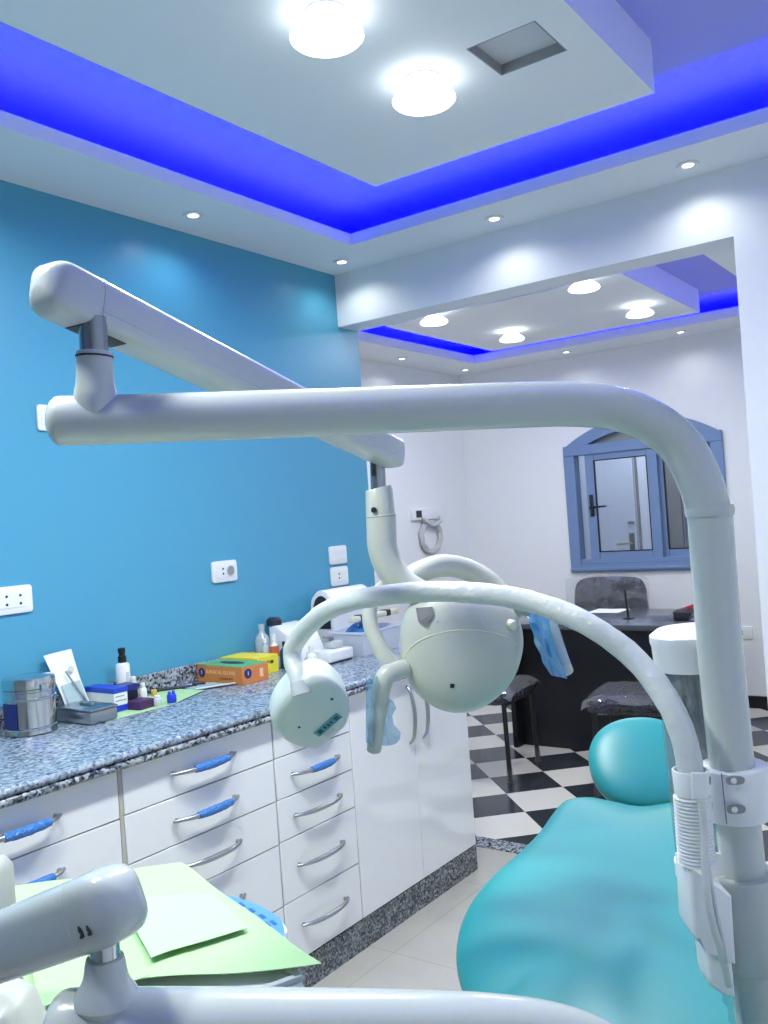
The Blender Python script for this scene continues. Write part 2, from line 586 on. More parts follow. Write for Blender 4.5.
b = new()
box(b, X2, WL, Y2, Y2 + .14, 0, ZT + .1); box(b, WR, PX + .1, Y2, Y2 + .14, 0, ZT + .1); box(b, WL, WR, Y2, Y2 + .14, 0, WB)
NA = 24
for i in range(NA):
    xa = WL + (WR - WL) * i / NA; xb = WL + (WR - WL) * (i + 1) / NA
    for q in ([(xa, Y2, arch(xa)), (xb, Y2, arch(xb)), (xb, Y2, ZT + .1), (xa, Y2, ZT + .1)],
              [(xb, Y2 + .14, arch(xb)), (xa, Y2 + .14, arch(xa)), (xa, Y2 + .14, ZT + .1), (xb, Y2 + .14, ZT + .1)],
              [(xa, Y2 + .14, arch(xa)), (xb, Y2 + .14, arch(xb)), (xb, Y2, arch(xb)), (xa, Y2, arch(xa))]):
        b.faces.new([b.verts.new(p) for p in q])
struct('wall_far', b, M['white_paint'], 'white far wall with the arched window', 'wall')
b = new(); box(b, X2, PX, Y2 - .014, Y2, 0, .082, .002, 1); struct('baseboard_far', b, M['baseboard'], 'black skirting along the far wall', 'baseboard')
b = new(); box(b, X2, X2 + .014, BY1, Y2, 0, .082, .002, 1); struct('baseboard_left', b, M['baseboard'])

# ceilings
b = new(); box(b, WX - .1, XR + .1, YB - .1, BY0, ZT, ZT + .1); struct('ceiling', b, M['cove_glow_tint'], 'upper ceiling in the cove of the surgery, colour tinted with the blue glow', 'ceiling')
b = new(); box(b, X2 - .1, PX + .1, BY1, Y2 + .1, ZT, ZT + .1); struct('ceiling_rear', b, M['cove_glow_tint'], 'upper ceiling in the cove of the rear room, colour tinted with the blue glow', 'ceiling')


def soffit(name, x0, x1, y0, y1, w_, lip, label):
    """ring of dropped ceiling with an upstand lip; w_ = widths left, right, near, far"""
    l, r, n, f = w_
    b = new()
    box(b, x0, x0 + l, y0, y1, ZS, ZS + .012); box(b, x1 - r, x1, y0, y1, ZS, ZS + .012)
    box(b, x0 + l, x1 - r, y0, y0 + n, ZS, ZS + .012); box(b, x0 + l, x1 - r, y1 - f, y1, ZS, ZS + .012)
    t = .012
    e = .0015
    xa, xb, ya, yb = x0 + l + e, x1 - r - e, y0 + n + e, y1 - f - e
    zz = ZS - .0005
    box(b, xa - t, xa, ya - t, yb + t, zz, lip); box(b, xb, xb + t, ya - t, yb + t, zz, lip)
    box(b, xa, xb, ya - t, ya, zz, lip); box(b, xa, xb, yb, yb + t, zz, lip)
    return struct(name, b, M['ceiling_paint'], label, 'ceiling')


soffit('ceiling_soffit', WX, XR, YB, BY0, (LIPX - WX, .5, .5, BY0 - LIPY), LIPZ, 'white dropped ceiling border with spotlights around the surgery')
soffit('ceiling_soffit_rear', X2, PX, BY1, Y2, (.38, .385, .45, .40), 2.60, 'white dropped ceiling border with spotlights around the rear room')
RLX0, RLX1, RLY0, RLY1 = X2 + .38, PX - .385, BY1 + .45, Y2 - .40

# main floating panel with an open square vent hole
PX0, PX1, PY0, PY1 = -1.727, -0.775, -0.35, 2.497
HX0, HX1, HY0, HY1 = -1.043, -0.86, 1.93, 2.11
b = new()
box(b, PX0, HX0, PY0, PY1, ZS, ZT); box(b, HX1, PX1, PY0, PY1, ZS, ZT)
box(b, HX0, HX1, PY0, HY0, ZS, ZT); box(b, HX0, HX1, HY1, PY1, ZS, ZT)
struct('ceiling_panel', b, M['ceiling_paint'], 'white floating ceiling panel between the blue coves', 'ceiling panel')
t = thing('ceiling_vent', 'square grey open vent hole in the white ceiling panel', 'vent', ((HX0 + HX1) / 2, (HY0 + HY1) / 2, ZS))
b = new(); box(b, HX0 + .001, HX1 - .001, HY0 + .001, HY1 - .001, ZS + .026, ZS + .036); obj('vent_plate', b, M['vent_plate'], t, True)
b = new()
for x0, x1, y0, y1 in ((HX0, HX0 + .004, HY0, HY1), (HX1 - .004, HX1, HY0, HY1), (HX0, HX1, HY0, HY0 + .004), (HX0, HX1, HY1 - .004, HY1)):
    box(b, x0, x1, y0, y1, ZS + .0, ZS + .026)
obj('vent_frame', b, M['vent_grey'], t, True)
b = new(); box(b, -2.995, -1.57, BY1 + .95, 5.62, 2.545, ZT); struct('ceiling_panel_rear', b, M['ceiling_paint'], 'white floating ceiling panel in the rear room', 'ceiling panel')

# ------------------------------------------------------------------ lamps
def light(name, kind, loc, energy, col=(0.95, 0.99, 0.94), **kw):
    l = bpy.data.lights.new(name, kind)
    l.energy = energy; l.color = col
    for k, v in kw.items():
        setattr(l, k, v)
    o = bpy.data.objects.new(name, l)
    o.location = loc
    COL.objects.link(o)
    return o


def bulb_lamp(x, y, z, s, label, watts, group):
    t = thing('ceiling_bulb_lamp', label, 'ceiling lamp', (x, y, z), 0, group)
    b = new(); lathe(b, [(.03 * s, 0), (.046 * s, 0), (.048 * s, -.003), (.046 * s, -.006), (.03 * s, -.006)]); obj('trim_ring', b, M['white_plastic'], t)
    b = new(); lathe(b, [(.034 * s, -.004), (.038 * s, -.014), (.046 * s, -.024), (.060 * s, -.034), (.074 * s, -.043), (.081 * s, -.052), (.0815 * s, -.057), (.075 * s, -.063), (.05 * s, -.067), (.0, -.069)])
    obj('bulb', b, M['bulb'], t)
    light('bulb_light', 'AREA', (x, y, z - .095), watts, shape='DISK', size=.16)


for k, (x, y) in enumerate([tuple(P(424, 100, 2, ZS - .055)[:2]), tuple(P(327, 37, 2, ZS - .055)[:2]), (-1.21, .62), (-1.21, .20)]):  # the last two bulbs are unseen, added for more light
    bulb_lamp(x, y, ZS, 1.0, ['glowing reflector bulb on the ceiling panel, beside the square vent hole', 'glowing reflector bulb on the ceiling panel, nearer to the top edge of the photo',
                                   'added unseen reflector bulb further back on the panel, second from the rear end', 'added unseen reflector bulb at the rear end of the panel'][k], 32, 'reflector bulbs on the surgery ceiling panel')
for k, (x, y) in enumerate([tuple(P(px, py, 2, 2.545 - .053)[:2]) for px, py in ((434, 322), (512, 339), (584, 288), (640, 314))]):
    bulb_lamp(x, y, 2.545, .95, ['glowing bulb in the rear room, leftmost and close behind the beam', 'glowing bulb in the rear room, at the far left corner of its panel',
                                 'glowing bulb in the rear room, close behind the beam near its middle', 'glowing bulb in the rear room, rightmost near the far blue cove'][k], 17, 'reflector bulbs in the rear room')


def downlight(x, y, label, watts, group, z=ZS):
    t = thing('recessed_spotlight', label, 'spotlight', (x, y, z), 0, group)
    b = new(); lathe(b, [(.026, -.001), (.036, -.001), (.038, -.004), (.036, -.006), (.027, -.005)]); obj('rim', b, M['white_plastic'], t)
    b = new(); lathe(b, [(.0, -.001), (.026, -.001), (.026, -.004), (.0, -.008)]); obj('lens', b, M['led_white'], t)
    light('spotlight_light', 'SPOT', (x, y, z - .02), watts, spot_size=math.radians(150), spot_blend=.75, shadow_soft_size=.025)


SG = 'recessed spotlights in the surgery soffit'
for x, y, l in ((-2.335, 2.24, 'small recessed spotlight in the soffit above the middle of the blue wall'), (-2.34, 3.09, 'small recessed spotlight in the soffit corner between blue wall and beam'),
                (-1.60, 3.09, 'small recessed spotlight in the soffit above the middle of the beam'), (-.87, 3.10, 'small recessed spotlight in the soffit above the right end of the beam'),
                (-2.335, 1.39, 'small recessed spotlight over the blue wall, beyond the steel drum end'), (-2.335, .54, 'small unseen recessed spotlight added at the near end of the blue wall')):  # the last spotlight is unseen, added to carry on the row
    downlight(x, y, l, 5.5, SG)
RG = 'recessed spotlights in the rear room soffit'
for x, y, l in ((-3.51, 5.25, 'small rear-room spotlight over the left wall beside the blue wall edge'), (-3.50, 6.1, 'small rear-room spotlight in the far left soffit corner'),
                (-2.66, 6.10, 'small rear-room spotlight above the window, left one over the far wall'), (-1.84, 6.11, 'small rear-room spotlight over the far wall near the right pillar')):
    downlight(x, y, l, 4, RG)


def led(name_label, p0, p1):
    b = new(); tube(b, [p0, p1], .006, 8)
    tag(obj('led_strip', b, M['led_blue']), name_label, 'led strip', 'blue cove light strips')


zl = ZS + .020
led('blue light strip hidden on the soffit along the blue wall', (LIPX - .06, YB + .55, zl), (LIPX - .06, LIPY + .06, zl))
led('blue light strip hidden on the soffit above the beam', (LIPX - .04, LIPY + .06, zl), (.1, LIPY + .06, zl))
led('blue light strip hidden on the soffit of the right side', (.05 + .06, YB + .55, zl), (.05 + .06, LIPY, zl))
led('blue light strip hidden in the rear room along its left side', (RLX0 - .06, RLY0, zl), (RLX0 - .06, RLY1 + .06, zl))
led('blue light strip hidden in the rear room above the far wall', (RLX0 - .04, RLY1 + .06, zl), (RLX1 + .04, RLY1 + .06, zl))
led('blue light strip hidden in the rear room along its right side', (RLX1 + .06, RLY0, zl), (RLX1 + .06, RLY1 + .06, zl))

# ------------------------------------------------------------------ window and what is behind it
wn = thing('window_1', 'blue aluminium arched window with a sliding sash in the far wall', 'window', (cxw, Y2, WB))
wn['kind'] = 'structure'


def arch_strip(b, in0, in1, y0, y1, x0=WL, x1=WR):
    n = 24
    for i in range(n):
        xa = x0 + (x1 - x0) * i / n; xb = x0 + (x1 - x0) * (i + 1) / n
        prism(b, [(xa, arch(xa, in1)), (xb, arch(xb, in1)), (xb, arch(xb, in0)), (xa, arch(xa, in0))], y1 - y0, (0, y1, 0), (1, 0, 0), (0, 0, 1))


b = new()
FY0, FY1 = Y2 - .025, Y2 + .07
box(b, WL, WL + .085, FY0, FY1, WB, WSP, .004, 1); box(b, WR - .085, WR, FY0, FY1, WB, WSP, .004, 1)
box(b, WL + .002, WR - .002, FY0 - .003, FY1 - .004, WB + .001, WB + .06, .004, 1); box(b, WL, WR, FY0 - .012, FY0 + .01, WB + .01, WB + .035, .006, 2)
box(b, WL + .08, WR - .08, FY0 + .01, FY1, WB + .06, WB + .095, .003, 1)
box(b, WL + .003, WR - .003, FY0 - .004, FY1 - .001, 1.80, 1.875, .004, 1)
n = 32
IN = .085
for i in range(n):
    xa = WL + .002 + (WR - WL - .004) * i / n; xb = WL + .002 + (WR - WL - .004) * (i + 1) / n
    la, lb = [max(1.850, arch(x, IN)) if abs(x - cxw) < RAD - IN - .02 else 1.850 for x in (xa, xb)]
    ha, hb_ = max(arch(xa) - .001, la + .003), max(arch(xb) - .001, lb + .003)
    y_, z_ = FY0 - .002, FY1 - .003
    F, K_ = [(xa, y_, la), (xb, y_, lb), (xb, y_, hb_), (xa, y_, ha)], [(xa, z_, la), (xb, z_, lb), (xb, z_, hb_), (xa, z_, ha)]
    for q in (F, K_[::-1], [F[1], F[0], K_[0], K_[1]], [F[3], F[2], K_[2], K_[3]]):
        b.faces.new([b.verts.new(p) for p in q])
GLX0, GLX1 = cxw - .40, cxw + .40


def fan_top(x):
    return max(1.867, arch(x, IN - .006))


obj('window_frame', b, M['window_blue'], wn, True)
b = new()
arcp = [(GLX0, 1.860)] + [(GLX0 + (GLX1 - GLX0) * i / 16, fan_top(GLX0 + (GLX1 - GLX0) * i / 16)) for i in range(17)] + [(GLX1, 1.860)]
prism(b, arcp, .006, (0, Y2 + .05, 0), (1, 0, 0), (0, 0, 1)); obj('fanlight_pane', b, M['fanlight_glass'], wn, True)


def sash(name, x0, x1, z0, z1, y0, fw_, gx0, gx1, gz0, gz1, gmat):
    b = new()
    box(b, x0, gx0, y0, y0 + .03, z0, z1, .003, 1); box(b, gx1, x1, y0, y0 + .03, z0, z1, .003, 1)
    box(b, gx0, gx1, y0, y0 + .03, z0, gz0, .003, 1); box(b, gx0, gx1, y0, y0 + .03, gz1, z1, .003, 1)
    s = obj(name, b, M['window_blue'], wn, True)
    b = new()
    for a in ((gx0 - .004, gx0 + .004, gz0, gz1), (gx1 - .004, gx1 + .004, gz0, gz1)):
        box(b, a[0], a[1], y0 - .001, y0 + .01, a[2], a[3])
    for a in ((gz0 - .004, gz0 + .004), (gz1 - .004, gz1 + .004)):
        box(b, gx0, gx1, y0 - .001, y0 + .01, a[0], a[1])
    obj('gasket', b, M['black'], s, True)
    b = new(); box(b, gx0, gx1, y0 + .012, y0 + .018, gz0, gz1); obj('pane', b, M['glass'], s, True)
    return s


s1 = sash('sash', -2.672, -2.135, 1.02, 1.805, Y2 - .012, .06, -2.602, -2.21, 1.083, 1.752, None)
s2 = sash('sash', -2.16, -1.745, 1.02, 1.805, Y2 + .03, .06, -2.105, -1.80, 1.083, 1.752, None)
b = new(); box(b, -2.749, -2.66, Y2 + .04, Y2 + .046, .99, 1.80); obj('pane', b, M['glass'], wn, True)
b = new(); box(b, -2.652, -2.622, Y2 - .024, Y2 - .012, 1.345, 1.505, .004); tube(b, [(-2.637, Y2 - .02, 1.41), (-2.637, Y2 - .05, 1.41), (-2.60, Y2 - .052, 1.412), (-2.515, Y2 - .05, 1.414)], [.011, .01, .009, .006], 10, 4)
obj('window_handle', b, M['black'], s1, True)

# corridor seen through the glass
CY = 7.5
b = new(); box(b, -4.4, -0.4, CY, CY + .1, 0, 2.7); struct('wall_corridor', b, M['white_paint'], 'white corridor wall seen through the window', 'wall')
b = new(); box(b, -4.4, -4.3, Y2 + .14, CY, 0, 2.7); box(b, -.5, -.4, Y2 + .14, CY, 0, 2.7); struct('wall_corridor_side', b, M['white_paint'])
b = new(); box(b, -4.4, -.4, Y2 + .14, CY + .1, -.06, 0); struct('floor_corridor', b, M['floor'])
b = new(); box(b, -4.4, -.4, Y2 + .1, CY + .1, 2.7, 2.8); struct('ceiling_corridor', b, M['ceiling_paint'])
dr = thing('door_1', 'pale door with brass handle seen through the window sash', 'door', (-3.15, CY, 0)); dr['kind'] = 'structure'
b = new(); box(b, -3.60, -2.735, CY - .04, CY - .002, 0, 2.05, .004, 1); obj('door_leaf', b, M['door_paint'], dr, True)
b = new(); box(b, -3.50, -2.86, CY - .043, CY - .038, 1.78, 1.79); obj('door_molding', b, M['door_paint'], dr, True)
b = new(); box(b, -2.728, -2.705, CY - .012, CY - .001, 0, 2.08, .003, 1); box(b, -3.64, -3.605, CY - .012, CY - .001, 0, 2.08, .003, 1); obj('door_frame', b, M['taupe'], dr, True)
b = new(); box(b, -2.80, -2.755, CY - .05, CY - .04, 1.01, 1.17, .003); obj('handle_plate', b, M['black'], dr, True)
b = new(); tube(b, [(-2.775, CY - .045, 1.085), (-2.78, CY - .09, 1.085), (-2.83, CY - .092, 1.083), (-2.895, CY - .088, 1.08)], .009, 10, 4); obj('door_handle', b, M['brass'], dr, True)
b = new(); tube(b, [(-2.79, CY - .05, 1.26), (-2.79, CY - .075, 1.26), (-2.75, CY - .075, 1.26)], .008, 8); box(b, -2.80, -2.745, CY - .05, CY - .04, 1.25, 1.27, .002); obj('latch', b, M['taupe'], dr, True)
d2 = thing('reflection_panel', 'dark teal panel standing in for a reflection in the right window sash', 'door', (-2.0, CY, 0)); d2['kind'] = 'structure'  # made-up panel imitating the dark reflection in the right pane
b = new(); box(b, -2.33, -1.5, CY - .03, CY - .002, 0, 2.1, .003, 1); obj('door_leaf', b, M['dark_teal'], d2, True)
b = new(); box(b, -2.50, -2.345, CY - .05, CY - .002, 0, 2.1, .003, 1); obj('door_frame', b, M['taupe'], d2, True)
light('corridor_fill_light', 'AREA', (-2.6, 6.95, 2.65), 34, (0.85, .92, 1.0), shape='DISK', size=.4)  # unseen lamp added to brighten the view through the glass

# ------------------------------------------------------------------ cabinets
FX = -1.9       # front plane of the drawers
ZW = 0.89       # worktop


def bow_handle(b, y0, y1, z0, z1, x=FX):
    """bow handle along y"""
    y0, y1, z0, z1 = y0 * 1.0128, y1 * 1.0128, z0 - .008, z1 - .008
    m_ = (y0 + y1) / 2
    P_ = lambda t, o: (x + o, y0 + (y1 - y0) * t, z0 + (z1 - z0) * t)
    tube(b, [P_(0, .006), P_(.10, .02), P_(.28, .031), P_(.5, .034), P_(.72, .031), P_(.90, .02), P_(1, .006)], [.0045, .0055, .0075, .008, .0075, .0055, .0045], 12, 4, True)
    for t in (.05, .95):
        tube(b, [P_(t, -.002), P_(t, .014)], .006, 10)


def grip_wrap(b, y0, y1, z0, z1, a0=.27, a1=.80, x=FX):
    y0, y1, z0, z1 = y0 * 1.0128, y1 * 1.0128, z0 - .008, z1 - .008
    P_ = lambda t, o: (x + o, y0 + (y1 - y0) * t, z0 + (z1 - z0) * t)
    pts = [P_(a0 + (a1 - a0) * k / 6, .034 - .018 * abs(2 * (a0 + (a1 - a0) * k / 6) - 1) ** 2) for k in range(7)]
    tube(b, pts, [.0095, .011, .0115, .012, .0115, .011, .0095], 14, 3, False, .12)


def drawer_cabinet(name, y0, y1, seams, handles, label):
    t = thing(name, label, 'cabinet', (-2.19, (y0 + y1) / 2, 0), 0, 'white base cabinets under the worktop')
    b = new(); box(b, WX + .02, FX - .02, y0, y1, .098, .847); obj('carcass', b, M['carcass'], t, True)
    for i in range(len(seams) - 1):
        zt, zb = seams[i] - .0015, seams[i + 1] + .0015
        b = new(); box(b, FX - .019, FX, y0 + .0015, y1 - .0015, zb, zt, .0012, 1)
        d = obj('drawer', b, M['gloss_white'], t, True)
        h = handles[i]
        if h:
            b = new(); bow_handle(b, h[0], h[1], h[2], h[2]); obj('handle', b, M['brushed'], d, True, label='brushed steel bow handle')
            if h[3]:
                b = new(); grip_wrap(b, h[0], h[1], h[2], h[2], *h[4:]); obj('handle_wrap', b, M['blue_wrap'], d, True, label='blue film wrapped round the handle')
    return t


drawer_cabinet('drawer_cabinet', .885, 1.437, [.846, .722, .598, .472, .285, .1], [(1.035, 1.25, .793, 1), (1.035, 1.25, .667, 1), (1.035, 1.25, .545, 0), (1.035, 1.25, .39, 0), (1.035, 1.25, .21, 0)],
               'white drawer cabinet at the left edge of the photo, below the steel drum')
drawer_cabinet('drawer_cabinet', 1.449, 2.0, [.846, .726, .601, .471, .286, .1], [(1.58, 1.816, .797, 1), (1.58, 1.816, .673, 1), (1.595, 1.816, .547, 0), (1.595, 1.816, .392, 0), (1.595, 1.816, .21, 0)],
               'wide white drawer cabinet with two blue-wrapped handles above plain ones')
drawer_cabinet('drawer_cabinet', 2.003, 2.375, [.846, .726, .600, .474, .287, .1], [(2.044, 2.272, .797, 0), (2.042, 2.274, .672, 1, .28, .75), (2.042, 2.272, .546, 0), (2.042, 2.27, .394, 0), (2.045, 2.27, .21, 0)],
               'narrow white five-drawer cabinet with one blue-wrapped handle')
b = new(); box(b, WX + .02, FX - .001, 1.4375, 1.4485, .098, .846); tag(obj('filler_strip', b, M['carcass']), 'beige upright filler strip between the two wide drawer cabinets', 'filler strip')
t = thing('door_cabinet', 'white double-door cabinet with vertical handles at the far worktop end', 'cabinet', (-2.19, 2.76, 0), 0, 'white base cabinets under the worktop')
b = new(); box(b, WX + .02, FX - .02, 2.378, 3.13, .098, .847); obj('carcass', b, M['gloss_white'], t, True)
for y0, y1, hy in ((2.378, 2.752, 2.714), (2.752, 3.132, 2.80)):
    b = new(); box(b, FX - .019, FX, y0 + .0012, y1 - .0008, .101, .8445, .0012, 1); d = obj('door', b, M['gloss_white'], t, True)
    b = new(); z0, z1 = .605, .812
    Q = lambda tt, o: (FX + o, hy, z0 + (z1 - z0) * tt)
    tube(b, [Q(0, .006), Q(.1, .022), Q(.3, .031), Q(.5, .034), Q(.7, .031), Q(.9, .022), Q(1, .006)], [.005, .006, .0075, .008, .0075, .006, .005], 12, 4, True)
    obj('handle', b, M['brushed'], d, True, label='brushed steel vertical bow handle')
b = new(); box(b, WX + .02, FX, .885, 3.132, 0, .0975); tag(obj('plinth', b, M['granite_dark']), 'dark speckled granite plinth under the white cabinets', 'plinth')
# worktop: slab with a doubled bullnose edge and an upstand
t = thing('worktop', 'blue-grey granite worktop with doubled rounded edge over the white cabinets', 'worktop', (-2.2, 2.0, .848))
Yw0, Yw1 = .80, 3.165


def bull(xf, z0, z1):
    r = (z1 - z0) / 2
    return [(xf - r + r * math.cos(a), (z0 + z1) / 2 + r * math.sin(a)) for a in [(-90 + 22.5 * k) * math.pi / 180 for k in range(9)]]


b = new(); prism(b, [(WX + .001, .8695)] + bull(-1.868, .8695, ZW) + [(WX + .001, ZW)], Yw1 - Yw0, (0, Yw1, 0), (1, 0, 0), (0, 0, 1)); obj('slab', b, M['granite'], t, True)
b = new(); prism(b, [(-1.96, .848)] + bull(-1.868, .848, .8690) + [(-1.96, .8690)], Yw1 - Yw0, (0, Yw1, 0), (1, 0, 0), (0, 0, 1)); obj('edge_strip', b, M['granite_edge'], t, True)
b = new(); box(b, WX + .001, WX + .021, Yw0, Yw1, ZW, .953, .002, 1); tag(obj('upstand', b, M['granite_edge']), 'speckled granite upstand strip along the foot of the blue wall', 'upstand')

# ------------------------------------------------------------------ sockets on walls
def wall_plate(name, label, cat, origin, ex, ey, w, h, holes=(), round_sock=None, group=None, rocker=False):
    """plate in the plane spanned by ex (along the wall) and ey (up)"""
    ex = Vector(ex); ey = Vector(ey); en = ex.cross(ey)
    o = Vector(origin)
    t = thing(name, label, cat, o, 0, group)
    b = new(); rc = .010
    prism(b, [(sx_ * (w / 2 - rc) + rc * math.cos(math.radians(a_)), sz_ * (h / 2 - rc) + rc * math.sin(math.radians(a_))) for sx_, sz_, a0_ in ((1, 1, 0), (-1, 1, 90), (-1, -1, 180), (1, -1, 270)) for a_ in (a0_, a0_ + 30, a0_ + 60, a0_ + 90)], .011, o, ex, ey, .003, 2)
    obj('cover_plate', b, M['white_plastic'], t, True)
    b = new(); prism(b, [(-w * .40, -h * .28), (w * .40, -h * .28), (w * .40, h * .28), (-w * .40, h * .28)], .002, o + en * .0108, ex, ey, .0008, 1)
    ins = obj('insert', b, M['paper_white'], t, True)
    if holes:
        for hx, hy in holes:
            b = new()
            lathe(b, [(.0, .0), (.0042, .0), (.0042, .0008), (.0, .0008)], o + en * .0126 + ex * hx + ey * hy, en, 12)
            obj('pin_hole', b, M['ink'], t, True)
    if round_sock:
        b = new(); lathe(b, [(.012, 0), (.0205, 0), (.0205, .003), (.018, .003), (.017, .0005), (.012, .0005)], o + en * .0126 + ex * round_sock + ey * 0, en, 24)
        obj('socket_ring', b, M['grey_plastic'], t, True)
        b = new(); lathe(b, [(0, 0), (.017, 0), (.017, .0006), (0, .0006)], o + en * .0126 + ex * round_sock, en, 24); obj('socket_well', b, M['vent_grey'], t, True)
    return t


# blue wall faces +x: along-wall axis -y ... +y with normal +x needs ex=(0,1,0), ey=(0,0,1)
EY, EZ = (0, 1, 0), (0, 0, 1)
wall_plate('wall_socket', 'wide white double socket plate at the left edge of the blue wall', 'wall socket', (WX, 1.50, 1.26), EY, EZ, .235, .083, ((-.035, .012), (-.035, -.012), (.03, .012), (.03, -.012), (.075, .012), (.075, -.012)))
wall_plate('wall_socket', 'white plate with small pins and a round socket, middle of the blue wall', 'wall socket', (WX, 2.428, 1.271), EY, EZ, .128, .08, ((-.012, .01), (-.012, -.008)), .026)
wall_plate('light_switch', 'blank white wall plate, upper one near the blue wall edge', 'wall plate', (WX, 3.118, 1.284), EY, EZ, .118, .08)
wall_plate('wall_socket', 'white two-pin socket, under the blank plate near the blue wall edge', 'wall socket', (WX, 3.118, 1.191), EY, EZ, .118, .083, ((-.008, .01), (-.008, -.008)))
wall_plate('light_switch', 'white wall plate half hidden behind the left end of the light arm', 'wall plate', (WX, 1.735, 1.814), EY, EZ, .12, .082)
wall_plate('wall_socket', 'small white socket low on the far wall beside the pillar', 'wall socket', (-1.633, Y2, .505), (1, 0, 0), EZ, .115, .085, ((-.006, .008), (-.006, -.008)))

# phone point with a coiled cable on the rear left wall
t = thing('phone_point', 'white wall connector with a coiled cable hanging on the rear white wall', 'wall connector', (X2, 5.70, 1.40))
b = new(); box(b, X2 - .002, X2 + .03, 5.50, 5.90, 1.405, 1.49, .006); obj('cover_plate', b, M['white_plastic'], t, True)
b = new(); box(b, X2 + .03, X2 + .033, 5.535, 5.605, 1.425, 1.475); obj('port', b, M['ink'], t, True)
b = new()
pts = []
for k in range(100):
    a = k / 100 * 2 * math.pi * 4
    rr_ = .125 + .012 * math.sin(k * .7)
    pts.append((X2 + .022 + .006 * math.sin(k * .9), 5.73 + rr_ * 1.05 * math.sin(a), 1.275 + rr_ * .88 * math.cos(a)))
tube(b, [(X2 + .03, 5.60, 1.42), (X2 + .04, 5.66, 1.395)] + pts, .011, 8)
tube(b, [(X2 + .03, 5.85, 1.42), (X2 + .06, 5.82, 1.39), (X2 + .05, 5.72, 1.36), (X2 + .04, 5.63, 1.40)], .012, 8, 4)
obj('coiled_cable', b, M['cable'], t, True)

# ------------------------------------------------------------------ things on the worktop
Z0 = ZW + .0002
c = Vector((-2.352, 1.497, Z0))
t = thing('sterilizing_drum', 'round steel sterilizing drum with hoops and lid at the worktop left', 'steel drum', c)
b = new(); lathe(b, [(.066, 0), (.071, .003), (.071, .006), (.069, .010), (.069, .118), (.071, .12), (.071, .126), (.069, .128), (0, .128)], (0, 0, 0)); obj('body', b, M['chrome'], t)
b = new(); lathe(b, [(.0725, .129), (.0725, .150), (.070, .158), (.05, .161), (0, .162)], (0, 0, 0)); obj('lid', b, M['chrome'], t)
for z in (.018, .100):
    b = new(); lathe(b, [(.0695, z - .004), (.0725, z - .002), (.0725, z + .002), (.0695, z + .004)], (0, 0, 0)); obj('hoop', b, M['chrome'], t)
b = new()
n = 8
for i in range(n):
    a0 = math.radians(200 + 7 * i + 42); a1 = math.radians(207 + 7 * i + 42)
    q = lambda a, z: (.0702 * math.cos(a), .0702 * math.sin(a), z)
    q2 = lambda a, z: (.0712 * math.cos(a), .0712 * math.sin(a), z)
    vs = [b.verts.new(p) for p in (q2(a0, .022), q2(a1, .022), q2(a1, .092), q2(a0, .092))]
    b.faces.new(vs)
obj('blue_band', b, M['navy'], t, label='blue sleeve on the drum side')
b = new(); box(b, .066, .080, -.012, .012, .118, .142, .003); obj('clasp', b, M['chrome'], t)

t = thing('sterilization_pouch', 'white sterilization pouch with tools leaning on the blue wall', 'pouch', (-2.45, 1.68, Z0))
pA, pB = Vector((-2.405, 1.658, Z0 + .002)), Vector((-2.405, 1.745, Z0 + .002))
pC, pD = Vector((-2.472, 1.632, Z0 + .190)), Vector((-2.472, 1.724, Z0 + .198))
b = new(); sheet(b, bilinear(pA, pB, pC, pD, 8, 6, 0, 20, lambda u, v: Vector((.006 * math.sin(3 * u + 4 * v), 0, 0))), .002); obj('paper_back', b, M['paper_white'], t, True)
e_ = Vector((.004, 0, .002))
b = new(); sheet(b, bilinear(pA.lerp(pB, .08) + e_, pA.lerp(pB, .9) + e_, pA.lerp(pC, .5).lerp(pB.lerp(pD, .5), .08) + e_, pA.lerp(pC, .5).lerp(pB.lerp(pD, .5), .9) + e_, 4, 4, 0, 20, lambda u, v: Vector((.005 * math.sin(3 * u + 2 * v) + .004, 0, 0))), .001); obj('clear_front', b, M['pouch_clear'], t, True)
b = new(); tube(b, [pA.lerp(pB, .85) + Vector((.014, 0, .01)), pC.lerp(pD, .6).lerp(pA, .3) + Vector((.014, 0, 0))], .003, 8); obj('instrument', b, M['brushed'], t, True)
b = new(); lathe(b, [(0, 0), (.010, 0), (.010, .001), (0, .001)], pA.lerp(pD, .68) + Vector((.006, 0, .004)), (.95, 0, .3), 14); obj('indicator_dot', b, M['label_pale'], t, True)

# green paper strip under the small things
t = None
b = new(); sheet(b, bilinear((-2.235, 1.665, ZW + .0012), (-2.228, 1.90, ZW + .0012), (-2.40, 1.67, ZW + .0012), (-2.43, 1.93, ZW + .0012), 6, 10), .0008)
tag(obj('paper_sheet', b, M['paper_green']), 'green paper sheet under the steel box and small bottles', 'paper sheet', 'green paper sheets on the worktop')
b = new(); sheet(b, bilinear((-2.225, 1.905, ZW + .002), (-2.30, 2.11, ZW + .004), (-2.40, 1.905, ZW + .002), (-2.47, 2.10, ZW + .003), 6, 10, .002), .0008)
tag(obj('paper_sheet', b, M['paper_green']), 'bare green paper sheet lying right of the small bottles', 'paper sheet', 'green paper sheets on the worktop')
ZG = ZW + .002
t = thing('instrument_box', 'flat steel instrument box standing in front of the pouch', 'steel box', (-2.315, 1.657, ZG))
b = new(); box(b, -.082, .082, -.048, .048, 0, .036, .006); obj('body', b, M['brushed'], t)
b = new(); box(b, -.084, .084, -.050, .050, .036, .044, .004); obj('lid', b, M['brushed'], t)
b = new(); box(b, -.03, .03, -.004, .004, .044, .052, .002); obj('lid_handle', b, M['chrome'], t)

